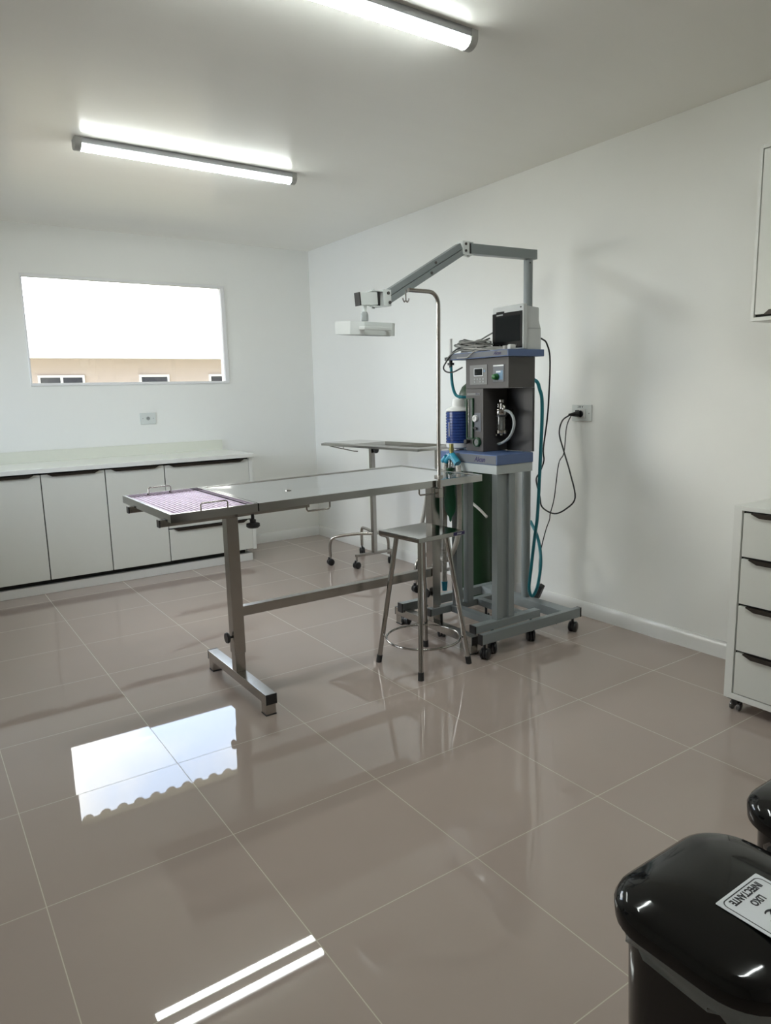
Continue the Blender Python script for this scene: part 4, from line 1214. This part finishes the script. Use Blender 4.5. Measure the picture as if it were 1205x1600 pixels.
for y0, y1 in ((ym + 0.002, UYF - 0.019), (UYN + 0.019, ym - 0.002)):
    d = MB().box(UX - 0.001, UX + 0.0165, y0, y1, UZ0 + 0.027, UZ1 - 0.020, 0.0012).build('door', M_CAB, uc)
    h = MB()
    z = UZ0 + 0.0265
    ya, yb = y1 - 0.045, y0 + 0.045
    h.prism([(UX - 0.013, ya, z), (UX - 0.013, yb, z), (UX - 0.013, yb + 0.02, z + 0.016), (UX - 0.013, ya - 0.02, z + 0.016)], (0.012, 0, 0))
    h.box(UX - 0.013, UX + 0.006, yb, ya, z - 0.004, z)
    h.build('door_handle', M_HANDLE, d)

# ------------------------------------------------------------------ pedal bins
def rrect(cx, cy, hx, hy, r, n=9, pw=1.0):
    pts = []
    for sx, sy, a0 in ((1, 1, 0), (-1, 1, 90), (-1, -1, 180), (1, -1, 270)):
        for k in range(n):
            a = math.radians(a0 + 90 * k / (n - 1))
            pts.append((cx + sx * (hx - r) + r * math.cos(a), cy + sy * (hy - r) + r * math.sin(a)))
    return pts
def pedal_bin(cx, cy, label, liner):
    t = thing('pedal_bin', label, 'bin', (cx, cy, 0), 'black pedal bins')
    hx, hy = 0.165, 0.142
    body = []
    for z, k in ((0.0, 0.80), (0.012, 0.815), (0.30, 0.865), (0.535, 0.905)):
        body.append([(x, y, z) for x, y in rrect(cx + 0.008, cy, hx * k, hy * k, 0.085 * k)])
    MB().rings(body).build('bin_body', M_BIN, t)
    lid = []
    for z, g, r in ((0.545, -0.006, 0.080), (0.550, 0.0, 0.086), (0.572, 0.002, 0.088), (0.583, -0.003, 0.084), (0.592, -0.016, 0.075), (0.600, -0.045, 0.062), (0.605, -0.085, 0.045), (0.606, -0.12, 0.02)):
        lid.append([(x, y, z) for x, y in rrect(cx, cy, hx + g, hy + g, max(0.012, min(r, hy + g - 0.002)))])
    MB().rings(lid).build('bin_lid', M_BIN, t)
    hg = MB()
    hg.box(cx + hx * 0.86, cx + hx * 1.02, cy - 0.07, cy + 0.07, 0.525, 0.56, 0.006)
    hg.build('lid_hinge', M_BLACK, t)
    MB().box(cx - hx - 0.035, cx - hx * 0.7, cy - 0.045, cy + 0.045, 0.012, 0.026, 0.005).build('pedal', M_BLACK, t)
    if liner:
        n = 9
        outl = rrect(cx + 0.006, cy, hx * 0.925, hy * 0.925, 0.082, n)
        N_ = len(outl)
        rr_ = random.Random(11)
        # the liner hangs out in a swag that is deepest on the camera side
        def drop(x, y):
            s = max(0.0, (cy - y) / hy)
            q = max(0.0, (x - (cx - hx)) / (2 * hx))
            return 0.024 + 0.10 * min(1.0, s * 1.1) * min(1.0, 0.15 + q * 1.5)
        rings = []
        for lv in range(7):
            f = lv / 6
            ring = []
            for k, (x, y) in enumerate(outl):
                nx, ny = x - cx, y - cy
                l = math.hypot(nx, ny)
                wv = 0.005 * math.sin(k * 2.3 + lv * 0.9) + 0.002 * math.sin(k * 1.1 - lv * 1.7) + rr_.uniform(-0.0015, 0.0015)
                o = 0.002 + 0.004 * (1 - f) + wv * (0.3 + 0.7 * f) + 0.004
                ring.append((x + nx / l * o, y + ny / l * o, 0.546 - f * drop(x, y) + 0.003 * math.sin(k * 1.7)))
            rings.append(ring)
        MB().rings(rings, close_ends=False).build('bin_liner', M_LINER, t)
    else:
        kb = MB()
        kx, ky = cx - hx + 0.012, cy + 0.035
        prof = [(0.006, 0.470), (0.022, 0.482), (0.034, 0.500), (0.037, 0.518), (0.028, 0.534), (0.012, 0.545), (0.006, 0.548)]
        kb.lathe((kx, ky, 0), prof, 18)
        kb.map(lambda co: Vector((kx + (co.x - kx) * (1 + 0.18 * math.sin(7 * math.atan2(co.y - ky, co.x - kx))), ky + (co.y - ky) * (1.15 + 0.2 * math.cos(5 * math.atan2(co.y - ky, co.x - kx) + co.z * 60)), co.z)))
        kb.build('bag_knot', M_BIN, t)
    return t
B1 = (0.817, -0.925)
bin1 = pedal_bin(B1[0], B1[1], 'black pedal bin with a white waste label on its lid, nearest the camera', True)
bin2 = pedal_bin(B1[0] + 0.415, B1[1] + 0.008, 'black pedal bin without a visible label, behind the labelled bin at the picture edge', False)

# waste label on the first lid: reads towards -x with its head towards -y
lab = thing('waste_label', 'white rectangular sticker reading LIXO INFECTANTE on the nearest bin lid', 'label', (0.816, -0.985, 0.605))
LZ = 0.6072
lx0, lx1, ly0, ly1 = 0.758, 0.874, -1.046, -0.927
xc, yc = (lx0 + lx1) / 2, (ly0 + ly1) / 2
MB().prism([(x, y, LZ - 0.0008) for x, y in rrect(xc, yc, (lx1 - lx0) / 2, (ly1 - ly0) / 2, 0.002, 3)], (0, 0, 0.0008)).build('sticker', M_LABEL, lab)
o1 = rrect(xc, yc, (lx1 - lx0) / 2 - 0.006, (ly1 - ly0) / 2 - 0.005, 0.011, 8)
o2 = rrect(xc, yc, (lx1 - lx0) / 2 - 0.0078, (ly1 - ly0) / 2 - 0.0068, 0.0092, 8)
bd = MB()
va = [bd.bm.verts.new((x, y, LZ + 0.0002)) for x, y in o1]
vb_ = [bd.bm.verts.new((x, y, LZ + 0.0002)) for x, y in o2]
for k in range(len(va)):
    n = (k + 1) % len(va)
    bd.bm.faces.new((va[k], va[n], vb_[n], vb_[k]))
bd.build('label_border', M_PRINT, lab)
text_part('lettering', 'INFECTANTE', 0.0165, (xc, -0.9425, LZ + 0.0003), (-1, 0, 0), (0, -1, 0), M_PRINT, lab, 0.0001, squeeze=0.80, bold=0.0006)
text_part('lettering', 'LIXO', 0.0165, (xc, -0.9610, LZ + 0.0003), (-1, 0, 0), (0, -1, 0), M_PRINT, lab, 0.0001, squeeze=0.80, bold=0.0006)
# biohazard mark: three open rings round a centre, head towards -y
bh = MB()
BC = Vector((xc, -1.002, LZ + 0.0003))
def arc(c, r, a0, a1, wid, n=22, taper=True):
    pa, pb = [], []
    for k in range(n + 1):
        a = math.radians(a0 + (a1 - a0) * k / n)
        w = wid * (0.25 + 0.75 * math.sin(math.pi * k / n)) if taper else wid
        def pt(rad):
            return bh.bm.verts.new(c + Vector((-math.cos(a) * rad, -math.sin(a) * rad, 0)))
        pa.append(pt(r - w / 2)); pb.append(pt(r + w / 2))
    for k in range(n):
        bh.bm.faces.new((pa[k], pa[k + 1], pb[k + 1], pb[k]))
for base_a in (90, 210, 330):
    a = math.radians(base_a)
    c = BC + Vector((-math.cos(a) * 0.0150, -math.sin(a) * 0.0150, 0))
    arc(c, 0.0135, base_a + 30, base_a + 330, 0.0066)     # open on the outer side
arc(BC, 0.0185, 0, 360, 0.0028, 40, False)
bh.build('biohazard_symbol', M_PRINT, lab)

# tidy helper properties
for o in D.objects:
    if '_abs' in o:
        del o['_abs']
